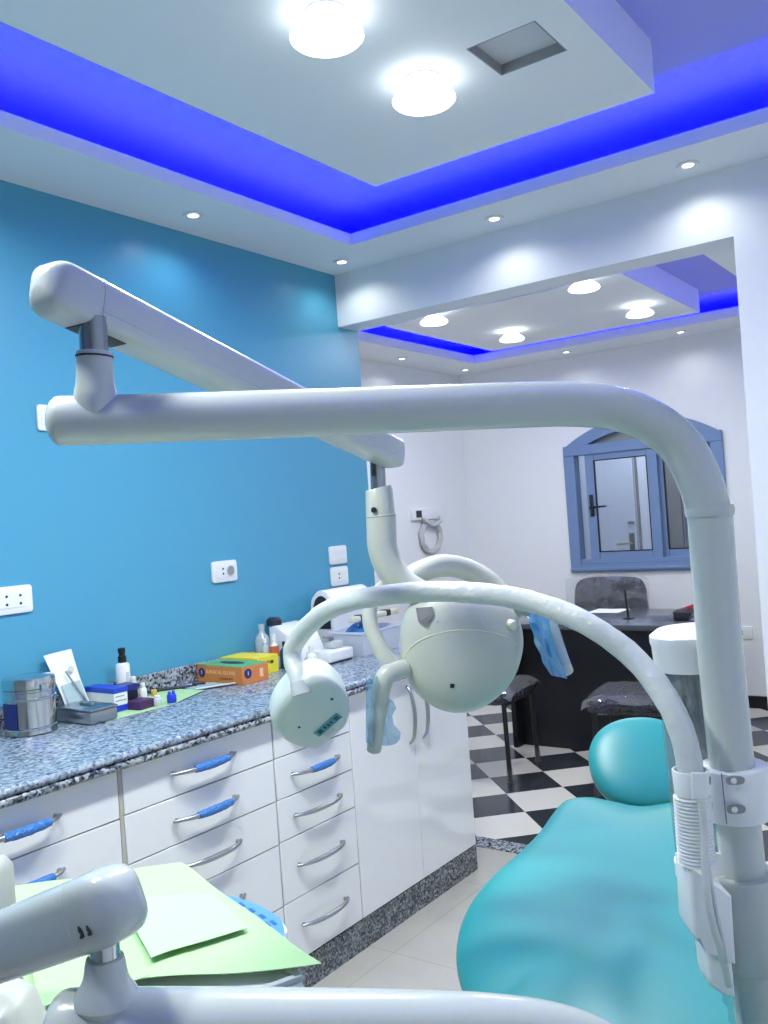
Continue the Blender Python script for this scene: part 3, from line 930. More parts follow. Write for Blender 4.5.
t = thing('spray_bottle', 'white bottle with black pump cap against the blue wall', 'bottle', (-2.43, 1.885, Z0))
b = new(); lathe(b, [(.021, 0), (.023, .003), (.023, .118), (.02, .126), (.012, .130), (0, .130)]); obj('body', b, M['white_plastic'], t)
b = new(); lathe(b, [(.0125, .130), (.0135, .131), (.0135, .150), (.010, .153), (.010, .160), (.012, .162), (.012, .176), (0, .178)], seg=20); obj('cap', b, M['black'], t)
b = new(); box(b, .010, .0235, -.006, .006, .05, .1, .001); obj('label_strip', b, M['label_pale'], t)

t = thing('carton', 'blue and white carton beside the steel instrument box', 'box', (-2.378, 1.777, ZG))
b = new(); box(b, -.07, .07, -.025, .025, 0, .060, .001, 1); obj('body', b, M['paper_white'], t)
b = new(); box(b, -.0715, .0715, -.0265, .0265, .058, .074, .001, 1); obj('lid', b, M['blue_card'], t, label='blue lid')
b = new(); box(b, .0695, .0712, -.022, .022, .002, .02); obj('blue_print', b, M['cobalt'], t)
b = new(); box(b, .0695, .0712, -.020, .020, .033, .036); box(b, .0695, .0712, -.020, .012, .046, .049); obj('printed_lines', b, M['vent_grey'], t)
t = thing('carton', 'low dark purple carton in front of the small bottles', 'box', (-2.29, 1.835, ZG), .1)
b = new(); box(b, -.03, .03, -.033, .033, 0, .026, .001, 1); obj('body', b, M['purple'], t)
t = thing('carton', 'small black carton with blue top behind the purple one', 'box', (-2.365, 1.842, ZG))
b = new(); box(b, -.028, .028, -.024, .024, 0, .055, .001, 1); obj('body', b, M['black'], t)
b = new(); box(b, -.029, .029, -.025, .025, .05, .07, .001, 1); obj('top', b, M['navy'], t, label='dark blue top')


def small_bottle(x, y, r, h, ch, bmt, cmt, label, z=ZG, cat='bottle', group='small bottles on the worktop'):
    t = thing('small_bottle', label, cat, (x, y, z), 0, group)
    b = new(); lathe(b, [(r * .94, 0), (r, .002), (r, h * .8), (r * .8, h * .93), (r * .55, h), (0, h)], seg=20); obj('body', b, bmt, t)
    b = new(); lathe(b, [(r * .62, h - .001), (r * .66, h), (r * .62, h + ch), (r * .5, h + ch * 1.08), (0, h + ch * 1.1)], seg=18); obj('cap', b, cmt, t)
    return t


small_bottle(-2.345, 1.892, .012, .052, .012, M['paper_white'], M['white_plastic'], 'small white bottle behind the others, beside the black carton')
small_bottle(-2.40, 1.90, .013, .066, .014, M['paper_white'], M['white_plastic'], 'taller small white bottle in front of the black-capped bottle')
small_bottle(-2.30, 1.898, .015, .024, .018, M['paper_white'], M['yellow_cap'], 'small jar with yellow cap between white bottles')
small_bottle(-2.262, 1.878, .014, .026, .006, M['grey_plastic'], M['white_plastic'], 'small grey tub beside the blue cup')
t = thing('dropper_cup', 'small bright blue two-pointed cup at the end of the bottle row', 'cup', (-2.25, 1.925, ZG))
b = new(); lathe(b, [(.014, 0), (.015, .002), (.015, .024), (.013, .027), (0, .027)], seg=20); obj('body', b, M['cobalt'], t)
b = new()
for s in (-1, 1):
    lathe(b, [(.006, 0), (.005, .008), (.002, .012)], (0, s * .008, .026), (0, 0, 1), 12)
obj('nozzle', b, M['cobalt'], t)

t = thing('probe_handle', 'dark slim dental tool lying on the worktop near the green sheet', 'dental tool', (-2.43, 2.075, Z0 + .006))
b = new(); tube(b, [(-.05, -.075, 0), (-.02, -.02, .002), (.03, .06, 0)], [.003, .006, .006], 12, 3, True); obj('body', b, M['ink'], t)
b = new(); tube(b, [(.03, .06, 0), (.042, .08, 0)], .0045, 12, 0, True); obj('tip', b, M['black'], t)
t = thing('clear_bag', 'flat clear plastic bag with tools in front of the orange box', 'plastic bag', (-2.36, 2.19, Z0))
g = bilinear((-2.33, 2.105, ZW + .004), (-2.27, 2.225, ZW + .004), (-2.47, 2.13, ZW + .004), (-2.44, 2.228, ZW + .004), 8, 8, .004, 30)
b = new(); sheet(b, g, .001); obj('film', b, M['pouch_clear'], t, True)
b = new(); sheet(b, bilinear((-2.325, 2.10, ZW + .008), (-2.265, 2.225, ZW + .008), (-2.335, 2.10, ZW + .009), (-2.275, 2.228, ZW + .009), 2, 8), .0015); obj('seal_strip', b, M['white_plastic'], t, True)
b = new(); tube(b, [(-2.40, 2.15, ZW + .012), (-2.37, 2.18, ZW + .012)], .004, 10, 0, True); obj('tool', b, M['ink'], t, True)

# orange glove box
c = Vector((-2.352, 2.297, Z0))
t = thing('glove_box', 'orange glove box with green top on the worktop', 'box', c, math.radians(-3))
b = new(); box(b, -.118, .118, -.062, .062, 0, .060, .001, 1); obj('body', b, M['orange'], t)
b = new(); box(b, -.1175, .1175, -.0615, .0615, .0601, .0625, .0008, 1); obj('top_panel', b, M['green_card'], t, label='green printed top')
b = new(); prism(b, [(.06 * math.cos(a), .02 * math.sin(a)) for a in [k * math.pi / 12 for k in range(24)]], .0012, (0, 0, .0626)); obj('opening', b, M['ink'], t)
b = new(); lathe(b, [(0, 0), (.017, 0), (.017, .001), (0, .001)], (-.092, -.0622, .034), (0, -1, 0), 20); obj('emblem', b, M['navy'], t, label='dark blue round emblem')
b = new(); lathe(b, [(0, 0), (.017, 0), (.017, .001), (0, .001)], (.1182, -.035, .036), (1, 0, 0), 20); obj('emblem', b, M['navy'], t, label='dark blue round emblem')
mw = wmat(t)
rot = mw.to_3x3()
letters('lettering', 'SURGICAL GLOVES', .018, mw @ Vector((.008, -.0626, .038)), rot @ Vector((1, 0, 0)), EZ, M['cream_ink'], t)
letters('lettering', 'EXAMINATION', .010, mw @ Vector((.035, -.0626, .018)), rot @ Vector((1, 0, 0)), EZ, M['brown_ink'], t)
letters('lettering', '1', .02, mw @ Vector((-.092, -.0636, .034)), rot @ Vector((1, 0, 0)), EZ, M['paper_white'], t)
letters('lettering', '1', .02, mw @ Vector((.1196, -.035, .036)), rot @ Vector((0, 1, 0)), EZ, M['paper_white'], t)
b = new(); box(b, .1181, .119, .020, .036, .015, .045); obj('printed_panel', b, M['cream_ink'], t)

t = thing('carton', 'bright yellow carton behind the orange glove box', 'box', (-2.398, 2.432, Z0), math.radians(2))
b = new(); box(b, -.09, .09, -.058, .058, 0, .066, .001, 1); obj('body', b, M['yellow'], t)
mw = wmat(t); rot = mw.to_3x3()
letters('lettering', 'M', .02, mw @ Vector((.0906, .0, .042)), rot @ Vector((0, 1, 0)), EZ, M['ink'], t)
b = new(); box(b, .0898, .0906, -.02, -.008, .038, .045); box(b, .0898, .0906, .012, .03, .036, .047); obj('printed_marks', b, M['ink'], t)

# bottles behind the yellow box
def bottle(x, y, r, h, prof, label, bmt, cmt, ch, z=Z0):
    t = thing('bottle', label, 'bottle', (x, y, z), 0, 'bottles behind the yellow carton')
    b = new(); lathe(b, [(r * q, h * k) for q, k in prof], seg=24); obj('body', b, bmt, t)
    b = new(); q = prof[-1][0] * r + .002
    lathe(b, [(q, h - .001), (q, h + ch), (q * .8, h + ch * 1.08), (0, h + ch * 1.1)], seg=20); obj('cap', b, cmt, t)
    return t


BP = [(.95, 0), (1, .02), (1, .72), (.85, .82), (.4, .92), (.36, 1)]
bottle(-2.435, 2.545, .028, .145, BP, 'clear plastic bottle nearest the blue wall, behind the yellow carton', M['clear_bottle'], M['clear_bottle'], .02)
o = bottle(-2.375, 2.545, .018, .105, BP, 'white bottle with orange label behind the yellow carton', M['white_plastic'], M['white_plastic'], .022)
b = new(); lathe(b, [(.0185, .045), (.0187, .045), (.0187, .085), (.0185, .085)], seg=20); obj('bottle_label', b, M['orange_label'], o)
bottle(-2.40, 2.522, .013, .10, BP, 'slim pale bottle between clear bottle and orange-labelled bottle', M['grey_plastic'], M['white_plastic'], .015)
bottle(-2.325, 2.548, .020, .085, BP, 'dark green bottle beside the yellow carton end', M['dark_green'], M['black'], .015)
bottle(-2.24, 2.60, .020, .058, BP, 'white squat bottle behind the hanging device head', M['white_plastic'], M['white_plastic'], .02)

# white machine, grey unit, open basket, roll holder
t = thing('polymer_mixer', 'white sloped bench machine behind the row of bottles', 'bench machine', (-2.375, 2.70, Z0))
b = new(); prism(b, [(-.09, 0), (.055, 0), (.055, .03), (.02, .11), (-.05, .15), (-.09, .15)], .17, (-.0, .085, 0), (1, 0, 0), (0, 0, 1), .008, 3); obj('body', b, M['white_plastic'], t)
b = new(); lathe(b, [(.018, 0), (.018, .012), (.014, .015), (0, .015)], (.02, -.02, .112), (.55, 0, .8), 20); obj('knob', b, M['grey_plastic'], t)
b = new(); box(b, .054, .0575, -.05, .04, .004, .02, .001); obj('front_panel', b, M['grey_plastic'], t)
b = new(); lathe(b, [(.03, 0), (.03, .02), (.02, .03), (0, .03)], (-.08, -.06, .15), (0, 0, 1), 20); obj('dark_lid', b, M['ink'], t)
t = thing('curing_unit', 'low white bench unit with grey handpiece rest before the basket', 'bench unit', (-2.25, 2.72, Z0))
b = new(); box(b, -.06, .062, -.075, .075, .006, .05, .008, 3); obj('body', b, M['white_plastic'], t)
b = new(); box(b, -.055, .055, -.07, .07, 0, .008); obj('feet', b, M['ink'], t)
b = new(); box(b, -.03, .03, -.005, .055, .05, .078, .008, 2); obj('handpiece_rest', b, M['grey_plastic'], t)
b = new(); tube(b, [(-.01, .03, .075), (.0, .01, .095), (.005, -.03, .10)], [.009, .011, .007], 12, 3, True); obj('handpiece', b, M['vent_grey'], t)
bx0, bx1, by0, by1 = -2.352, -2.17, 2.83, 3.13
t = thing('instrument_basket', 'open pale plastic basket with blue contents at the worktop far end', 'basket', ((bx0 + bx1) / 2, (by0 + by1) / 2, Z0))
b = new()
ex0, ey0 = (bx0 + bx1) / 2, (by0 + by1) / 2
hw, hl = (bx1 - bx0) / 2, (by1 - by0) / 2


def rect(s, z):
    return [b.verts.new((ex0 + sx * hw * s, ey0 + sy_ * hl * s, z)) for sx, sy_ in ((-1, -1), (1, -1), (1, 1), (-1, 1))]


R_ = [rect(.84, Z0), rect(.9, Z0 + .03), rect(.905, Z0 + .034), rect(.95, Z0 + .055), rect(.955, Z0 + .059), rect(1.0, Z0 + .088), rect(1.03, Z0 + .09), rect(1.03, Z0 + .097), rect(.97, Z0 + .097), rect(.82, Z0 + .008)]
for a, c_ in zip(R_, R_[1:]):
    for k in range(4):
        b.faces.new((a[k], a[(k + 1) % 4], c_[(k + 1) % 4], c_[k]))
b.faces.new(R_[0]); b.faces.new(R_[-1])
obj('body', b, M['basket'], t, True, angle=20)
t2 = thing('blue_bag', 'crumpled blue plastic bag inside the pale basket', 'plastic bag', (ex0, ey0 - .05, Z0 + .012))
b = new(); sheet(b, [[Vector((ex0 - .075 + .15 * u / 12, by0 + .03 + .2 * v / 12, Z0 + .045 + .08 * math.sin(math.pi * u / 12) ** .6 * math.sin(math.pi * v / 12) ** .6 + .02 * noise.noise(Vector((u * .6, v * .6, 3))))) for u in range(13)] for v in range(13)], .002); obj('body', b, M['royal'], t2, True)
t = thing('sealer_bar', 'long pale bar lying across the basket', 'bar', (ex0, ey0, Z0 + .1))
b = new(); box(b, bx0 + .10, bx0 + .135, by0 + .02, by1 + .03, Z0 + .1325, Z0 + .155, .006); obj('body', b, M['pale_bar'], t, True)
b = new(); box(b, bx0 + .099, bx0 + .136, by0 + .06, by0 + .09, Z0 + .132, Z0 + .158, .003); obj('clip', b, M['ink'], t, True)
b = new(); box(b, bx0 + .099, bx0 + .136, by1 - .06, by1 - .03, Z0 + .132, Z0 + .158, .003); obj('clip', b, M['ink'], t, True)
t = thing('pouch_sealer', 'rounded white hood machine with dark opening beside the blue wall', 'bench machine', (-2.417, 3.0, Z0))
b = new()
prof = [(-.058, 0), (.058, 0)] + [(.058 * math.cos(a), .185 + .075 * math.sin(a)) for a in [k * math.pi / 16 for k in range(17)]]
inner = [(.044 * math.cos(a), .175 + .062 * math.sin(a)) for a in [k * math.pi / 16 for k in range(17)]]
prism(b, prof, .28, (0, .17, 0), (1, 0, 0), (0, 0, 1), .006, 2); obj('hood', b, M['white_plastic'], t)
b = new(); prism(b, [(-.044, .10)] + [(.044, .10)] + inner, .003, (0, -.108, 0), (1, 0, 0), (0, 0, 1)); obj('dark_opening', b, M['ink'], t)

# ------------------------------------------------------------------ rear room furniture
t = thing('reception_desk', 'black office desk with grey glossy top under the window', 'desk', (-2.05, 5.2, 0))
b = new(); box(b, -2.68, -1.48, 4.83, 5.59, .72, .752, .004, 2); obj('desktop', b, M['desk_top'], t, True)
b = new(); box(b, -2.62, -1.54, 4.95, 4.975, .0, .72); obj('modesty_panel', b, M['desk_black'], t, True)
for x in (-2.64, -1.54):
    b = new(); box(b, x, x + .03, 4.87, 5.58, 0, .72); obj('side_panel', b, M['desk_black'], t, True)
b = new(); box(b, -1.97, -1.545, 4.98, 5.5, .08, .70, .003, 1); obj('drawer_box', b, M['desk_black'], t, True)

t = thing('office_chair', 'navy office chair wrapped in clear plastic behind the desk', 'chair', (-2.43, 5.90, 0))
b = new()
pillow(b, smooth_closed([(-.25, -.20), (.25, -.20), (.265, .02), (.245, .16), (.15, .205), (-.15, .205), (-.245, .16), (-.265, .02)], 4), .035, .03, (Vector((0, .12, .715)), Vector((1, 0, 0)), Vector((0, .1, 1)).normalized(), Vector((0, -1, .1)).normalized()), 3.2)
obj('backrest', b, M['navy_wrap'], t)
b = new(); pillow(b, smooth_closed([(-.23, -.19), (.23, -.19), (.23, .19), (-.23, .19)], 5), .03, .05, (Vector((0, -.08, .45)), Vector((1, 0, 0)), Vector((0, 1, 0)), Vector((0, 0, 1))), 3); obj('seat', b, M['navy_wrap'], t)
b = new(); tube(b, [(0, -.06, .07), (0, -.06, .42)], .028, 16); obj('gas_column', b, M['black'], t)
b = new(); tube(b, [(0, 0, .40), (0, .20, .41), (0, .215, .5), (0, .17, .62)], .02, 10, 4); obj('back_support', b, M['black'], t)
for k in range(5):
    a = 2 * math.pi * k / 5 + .3
    b = new(); tube(b, [(0, -.06, .09), (.26 * math.cos(a), -.06 + .26 * math.sin(a), .055)], [.022, .014], 10)
    lg = obj('leg', b, M['black'], t)
    b = new(); lathe(b, [(.026, -.012), (.028, -.008), (.028, .008), (.026, .012)], (.26 * math.cos(a), -.06 + .26 * math.sin(a), .028), (-math.sin(a), math.cos(a), 0), 16); obj('castor', b, M['black'], lg)
b = new(); sheet(b, [[Vector((-.30 + .60 * u / 16, .06 + .02 * noise.noise(Vector((u * .5, v * .5, 1))), .60 + .34 * v / 10 + .015 * noise.noise(Vector((u * .9, v * .4, 9))) - .10 * max(0, abs(u - 8) / 8 - .5) ** 2)) for u in range(17)] for v in range(11)], .001)
obj('plastic_wrap', b, M['clear_film'], t, label='clear plastic cover over the backrest')

# papers and small things on the desk
b = new(); sheet(b, bilinear((-2.33, 5.36, .7535), (-2.12, 5.36, .7535), (-2.33, 5.57, .7545), (-2.12, 5.57, .7535), 4, 4, .002), .001); tag(obj('paper_sheet', b, M['paper_white']), 'white paper on the grey desktop near the office chair', 'paper sheet')
t = thing('desk_stand', 'thin black upright stand on the grey desktop', 'stand', (-1.955, 5.10, .752))
b = new(); lathe(b, [(.035, 0), (.035, .006), (.008, .01)], seg=20); obj('base', b, M['black'], t)
b = new(); tube(b, [(0, 0, .008), (-.01, 0, .17)], [.007, .007], 10, 0, True); obj('rod', b, M['black'], t)
t = thing('wrapped_parcel', 'clear plastic wrapped packet with red top on the desk', 'packet', (-1.55, 5.08, .752))
b = new(); box(b, -.12, .12, -.06, .06, 0, .055, .012, 3); obj('body', b, M['ink'], t)
b = new(); sheet(b, [[Vector((-.14 + .28 * u / 10, -.075 + .15 * v / 6, .062 + .012 * noise.noise(Vector((u * .8, v * .8, 4))) - .05 * max(0, abs(u - 5) / 5 - .75) * 3)) for u in range(11)] for v in range(7)], .001); obj('film', b, M['clear_film'], t)
b = new(); prism(b, [(-.08, 0), (.12, 0), (.12, .075), (.07, .055)], .09, (0, .045, .066), (1, 0, 0), (0, 0, 1), .006, 2); obj('red_top', b, M['red'], t, label='red folded top')


def visitor_chair(loc, rz, label):
    t = thing('visitor_chair', label, 'chair', loc, rz, 'plastic-wrapped visitor chairs in front of the desk')
    b = new(); pillow(b, smooth_closed([(-.23, -.22), (.23, -.22), (.235, 0), (.22, .22), (-.22, .22), (-.235, 0)], 4), .04, .055, (Vector((0, 0, .445)), Vector((1, 0, 0)), Vector((0, 1, 0)), Vector((0, 0, 1))), 3.4); obj('seat', b, M['black_wrap'], t)
    b = new(); pillow(b, smooth_closed([(-.22, -.18), (.22, -.18), (.23, .1), (.15, .19), (-.15, .19), (-.23, .1)], 4), .03, .03, (Vector((0, .27, .68)), Vector((1, 0, 0)), Vector((0, .15, 1)).normalized(), Vector((0, -1, .15)).normalized()), 3.0); obj('backrest', b, M['black_wrap'], t)
    for sx in (-1, 1):
        b = new(); tube(b, [(sx * .21, -.20, .0), (sx * .205, -.19, .41)], .013, 12); lg = obj('leg', b, M['black'], t)
        b = new(); tube(b, [(sx * .21, -.20, 0), (sx * .21, -.20, .07)], [.022, .014], 10, 3, False, .5); obj('foot_wrap', b, M['clear_film'], lg)
        b = new(); tube(b, [(sx * .215, .27, 0), (sx * .21, .23, .40), (sx * .205, .25, .55), (sx * .19, .28, .74)], .013, 12, 4); obj('leg', b, M['black'], t)
    b = new(); tube(b, [(-.205, -.19, .40), (.205, -.19, .40)], .012, 10); tube(b, [(-.205, .23, .39), (.205, .23, .39)], .012, 10); obj('stretcher', b, M['black'], t)
    b = new(); sheet(b, [[Vector((-.245 + .49 * u / 12, -.235 - .012 * (v == 0) + .47 * v / 12, .492 + .012 * noise.noise(Vector((u * .8, v * .8, 2))) - .03 * max(0, (abs(u - 6) / 6 - .8) * 5) - .03 * max(0, (abs(v - 6) / 6 - .8) * 5))) for u in range(13)] for v in range(13)], .001)
    obj('plastic_wrap', b, M['clear_film'], t, label='clear plastic cover on the seat')
    return t


visitor_chair((-2.55, 4.42, 0), math.radians(96), 'black visitor chair in plastic wrap at the left, behind the lamp head')
visitor_chair((-1.66, 4.42, 0), math.radians(-80), 'black visitor chair in plastic wrap at the right, behind the teal headrest')

# ------------------------------------------------------------------ dental operating light
DP = 1.22
pole_base = Vector((-.345, 1.262, 0))
dl = thing('dental_light', 'white dental operating light on a bent pole with long swing arm', 'dental light', (-.05, 1.30, 0))
# bent pipe: horizontal arm, elbow, collar
pts = [D(60, 421, 1.10), D(120, 419.5, 1.112), D(250, 415, 1.135), D(400, 409.5, 1.165), D(520, 405, 1.19), D(575, 404.5, 1.205), D(618, 409, 1.212), D(655, 424, 1.217), D(683, 449, 1.22), D(700, 482, 1.22), D(708.5, 510, 1.22)]
b = new(); tube(b, pts, [.0305, .0305, .030, .0295, .0292, .0292], 28, 5, True); obj('bent_pipe', b, M['enamel'], dl, True)
b = new(); tube(b, [D(709, 506, 1.22), D(709.4, 510, 1.22), D(709.8, 516, 1.22)], [.0312, .0325, .0312], 28); obj('collar', b, M['enamel'], dl, True)
b = new(); tube(b, [D(709.6, 512, 1.22), D(719.8, 650, 1.22), D(731, 760, 1.22), D(743, 872, 1.22), D(757, 1005, 1.22), D(764, 1075, 1.22)], .0295, 28); obj('pole', b, M['enamel'], dl, True)
pe = D(764, 1070, 1.22)
b = new(); tube(b, [pe + Vector((0, 0, .03)), pe, pe + Vector((.04, .02, -.06)), Vector((-.10, 1.29, .60)), Vector((-.05, 1.30, .58))], .03, 20, 4); obj('pole_arm', b, M['enamel'], dl, True)
b = new(); box(b, -.16, .06, 1.15, 1.45, .0, .72, .03, 3); obj('column', b, M['enamel'], dl, True)
# upright stub and steel shaft carrying the swing arm
s0, s1 = D(96, 421, 1.10), D(94.5, 352, 1.10)
b = new(); tube(b, [s0.lerp(s1, f_) for f_ in (0, .1, .2, .3, .4, .5, .6, .7, .8, .9, 1)], [.0222, .0224, .0238, .0256, .0252, .0236, .0226, .0222, .0222, .0222, .0212], 24); obj('upright_stub', b, M['enamel'], dl, True)
b = new(); tube(b, [D(94.6, 356, 1.10), D(94.6, 358, 1.10)], .0227, 24); obj('stub_seam', b, M['ink'], dl, True)
b = new(); tube(b, [D(94.5, 354, 1.10), D(92, 318, 1.10)], .0170, 24); obj('steel_shaft', b, M['shaft'], dl, True, label='grey steel pivot shaft')


def spring_arm(b, a, c, w0, h0, w1, h1, cap0=.035, cap1=.02, n=10, e=4.5):
    d = (c - a).normalized(); side = d.cross(Vector((0, 0, 1))).normalized(); up = side.cross(d)
    st = []
    for k in range(1, 7):
        q = k / 6 * R90
        st.append((a + d * cap0 * (1 - math.sin(q)), side, up, w0 * (.12 + .88 * math.sin(q) ** .7) if k < 6 else w0, h0 * (.12 + .88 * math.sin(q) ** .7) if k < 6 else h0))
    st = [(a + d * (cap0 * (1 - math.cos(k / 6 * R90))), side, up, w0 * max(.05, math.sin(k / 6 * R90)) ** .75, h0 * max(.05, math.sin(k / 6 * R90)) ** .75) for k in range(0, 7)]
    L = (c - a).length
    for k in range(1, n):
        t_ = k / n
        st.append((a + d * (cap0 + (L - cap0 - cap1) * t_), side, up, w0 + (w1 - w0) * t_, h0 + (h1 - h0) * t_))
    st += [(c - d * (cap1 * (1 - math.cos(k / 6 * R90))), side, up, w1 * max(.05, math.sin(k / 6 * R90)) ** .75, h1 * max(.05, math.sin(k / 6 * R90)) ** .75) for k in range(6, -1, -1)]
    sweep(b, st, squircle(32, e))
    return d, side, up


sa, sb = D(37, 281, 1.05), D(397, 456, 1.75)
b = new(); dS, sS, uS = spring_arm(b, sa, sb, .058, .066, .052, .056, .03, .02); obj('swing_arm', b, M['enamel'], dl, True)
b = new(); sweep(b, [(sa + dS * .075, sS, uS, .0588, .0668), (sa + dS * .0768, sS, uS, .0588, .0668)], squircle(32, 4.5)); obj('cap_seam', b, M['grey_plastic'], dl, True)
q0 = sa + dS * .058 - uS * .0322; q1 = sa + dS * .128 - uS * .0312
b = new(); sweep(b, [(q0, sS, uS, .030, .004), (q1, sS, uS, .030, .004)], squircle(12, 8)); obj('pivot_slot', b, M['black'], dl, True, label='dark slot under the arm')
# side cover line along the swing arm
b = new(); tube(b, [sa + dS * .078 + sS * .0285 - uS * .012, sb - dS * .05 + sS * .0258 - uS * .01], .0012, 6); obj('cover_seam', b, M['grey_plastic'], dl, True)
# drop shaft and bent neck
DL = 1.735
b = new(); tube(b, [D(377, 452, DL), D(378.5, 492, DL)], .0145, 20); obj('drop_shaft', b, M['shaft'], dl, True, label='grey steel shaft')
b = new(); tube(b, [D(373, 458, DL - .015), D(373.5, 476, DL - .015)], .004, 10); obj('shaft_key', b, M['black'], dl, True)
b = new(); tube(b, [D(378.5, 488, DL), D(379, 490, DL), D(380.5, 515.5, DL)], [.0245, .0262, .0280], 24); obj('neck_collar', b, M['enamel_warm'], dl, True)
b = new(); tube(b, [D(380.9, 516.0, DL), D(381, 517.0, DL)], .0291, 24); obj('neck_seam', b, M['vent_grey'], dl, True)
b = new(); lathe(b, [(.0055, 0), (.0055, .003), (.003, .003), (.003, .001), (0, .001)], D(374, 510, DL - .0265), (RX * -.2 - FW).normalized(), 16); obj('collar_screw', b, M['ink'], dl, True)
b = new(); tube(b, [D(381, 516.5, DL), D(381.5, 530, DL), D(382.5, 548, DL), D(388, 564, DL), D(399, 579, DL), D(414, 590, DL), D(428, 596, DL)], [.0288, .0288, .0286, .0284, .0284, .028, .024], 24, 5, True); obj('bent_neck', b, M['enamel_warm'], dl, True)
# yoke: an arch to the right and a slim branch to the left
b = new(); tube(b, [D(404, 586, DL), D(416, 574, 1.75), D(438, 566, 1.78), D(462, 568, 1.80), D(485, 579, 1.80), D(503, 596, 1.79), D(520, 610, 1.77)], [.020, .0215, .022, .022, .022, .021, .02], 20, 5, True)
yk = obj('yoke', b, M['enamel_warm'], dl, True)
b = new(); tube(b, [D(394, 583, 1.76), D(381, 589, 1.75), D(371, 604, 1.74), D(370, 622, 1.73), D(376, 640, 1.72), D(386, 658, 1.71), D(398, 672, 1.71)], [.0125, .0135, .014, .0145, .015, .0165, .019], 16, 5, True); obj('yoke_branch', b, M['enamel_warm'], dl, True)
# lamp head: a bowl seen from behind
K = 1.735 / FPX
HO = D(461, 650, 1.74)
hx = RX; hy = UP; hn = -FW
out = [(399, 640), (401, 622), (408, 607), (421, 597), (440, 592), (465, 590), (488, 592), (506, 601), (518, 617), (523, 637), (521, 657), (513, 678), (499, 695), (481, 707), (463, 712), (443, 710), (424, 700), (409, 683), (401, 662)]
ol = smooth_closed([((x - 461) * K, -(y - 650) * K) for x, y in out], 4)
b = new(); pillow(b, ol, .062, .035, (HO, hx, hy, hn), 2.5, 10); hd = obj('lamp_head', b, M['enamel_warm'], dl, True, angle=60)


def on_head(px, py, lift=0.0):
    """point on the back bowl of the lamp head at an offset from its middle"""
    x, y = (px - 461) * K, -(py - 650) * K
    best = 1.0
    a = math.atan2(y, x); rad = math.hypot(x, y)
    rr_ = min(ol, key=lambda p: abs((math.atan2(p[1], p[0]) - a + math.pi) % (2 * math.pi) - math.pi))
    s = min(.999, rad / math.hypot(*rr_))
    h = .062 * (max(0, 1 - s ** 2.5)) ** (1 / 2.5)
    return HO + hx * x + hy * y + hn * (h + lift)


b = new(); tube(b, [on_head(x, y, -.0006) for x, y in ((404, 655), (411, 643), (424, 634), (442, 628), (462, 626), (484, 628), (503, 634), (516, 644))], .0016, 8, 4); obj('shell_seam', b, M['pale_bar'], hd, True)
b = new(); tube(b, [on_head(477, 600, -.001), on_head(478, 616, -.001), on_head(484, 626, -.001)], .0012, 6, 3); obj('shell_line', b, M['pale_bar'], hd, True)
b = new(); q = [on_head(x, y, .001) for x, y in ((415, 606), (431, 604), (432, 611), (424, 622), (417, 618))]
q = [p + hn * .005 for p in q]
v1 = [b.verts.new(p) for p in q]; v2 = [b.verts.new(p - hn * .014) for p in q]
b.faces.new(v1); b.faces.new(list(reversed(v2)))
for k in range(5):
    b.faces.new((v1[k], v2[k], v2[(k + 1) % 5], v1[(k + 1) % 5]))
obj('vent_recess', b, M['recess_grey'], hd, True, label='dark grey recess')
b = new(); c0 = on_head(450, 680, 0)
prism(b, [(-.0045, -.0038), (.0035, -.0045), (.0045, .003), (-.0035, .0042)], .0015, c0 - hn * .0005, hx, hy); obj('screw_hole', b, M['black'], hd, True)
b = new(); lathe(b, [(.003, 0), (.003, .001), (0, .001)], on_head(436, 618), hn, 12); obj('screw_cap', b, M['grey_plastic'], hd, True)
b = new(); lathe(b, [(.010, -.01), (.010, .006), (.008, .010), (0, .012)], on_head(508, 622, 0), (RX * .5 - FW).normalized(), 18); obj('pivot_cap', b, M['pale_bar'], hd, True)
b = new(); lathe(b, [(.0, .0), (.09, .0), (.085, .012), (0, .02)], HO - hn * .022, -hn, 32); obj('reflector_lens', b, M['glass'], hd, True)
# handles wrapped with film
b = new(); tube(b, [D(405, 668, 1.71), D(394, 671, 1.70), D(386, 676, 1.695), D(381, 690, 1.69), D(377, 720, 1.685), D(374, 750, 1.68)], [.017, .0185, .0185, .0175, .0155, .0135], 18, 5, True); hl_ = obj('handle', b, M['enamel_warm'], dl, True)
b = new(); sheet(b, [[D(366 + 14 * u / 6 + (v * .9 if u > 3 else 0), 678 + 66 * v / 10 + 3 * math.sin(u * 2 + v), 1.66 + .012 * noise.noise(Vector((u * .7, v * .7, 0)))) if u < 3 else D(380 + (u - 3) * (2.2 + .45 * v + 1.2 * math.sin(v * 1.7)), 676 + 68 * v / 10 + 2 * math.sin(u + v), 1.695 + .014 * noise.noise(Vector((u * .7, v * .7, 5)))) for u in range(7)] for v in range(11)], .0008)
obj('handle_film', b, M['pale_film'], hl_, True, label='pale blue film hanging on the handle')
b = new(); tube(b, [D(512, 604, 1.765), D(526, 606, 1.755), D(539, 611, 1.745), D(548, 624, 1.735), D(556, 645, 1.725), D(567, 672, 1.71)], [.019, .019, .0185, .0165, .0145, .0125], 18, 5, True); hr_ = obj('handle', b, M['enamel_warm'], dl, True)
b = new(); tube(b, [D(527, 606.5, 1.755), D(539, 611, 1.745), D(548, 624, 1.735), D(556, 645, 1.725), D(564.5, 666, 1.713)], [.0198, .0195, .0176, .0157, .0140], 18, 5, False, .12); obj('handle_wrap', b, M['pale_film'], hr_, True, label='light blue film round the handle')
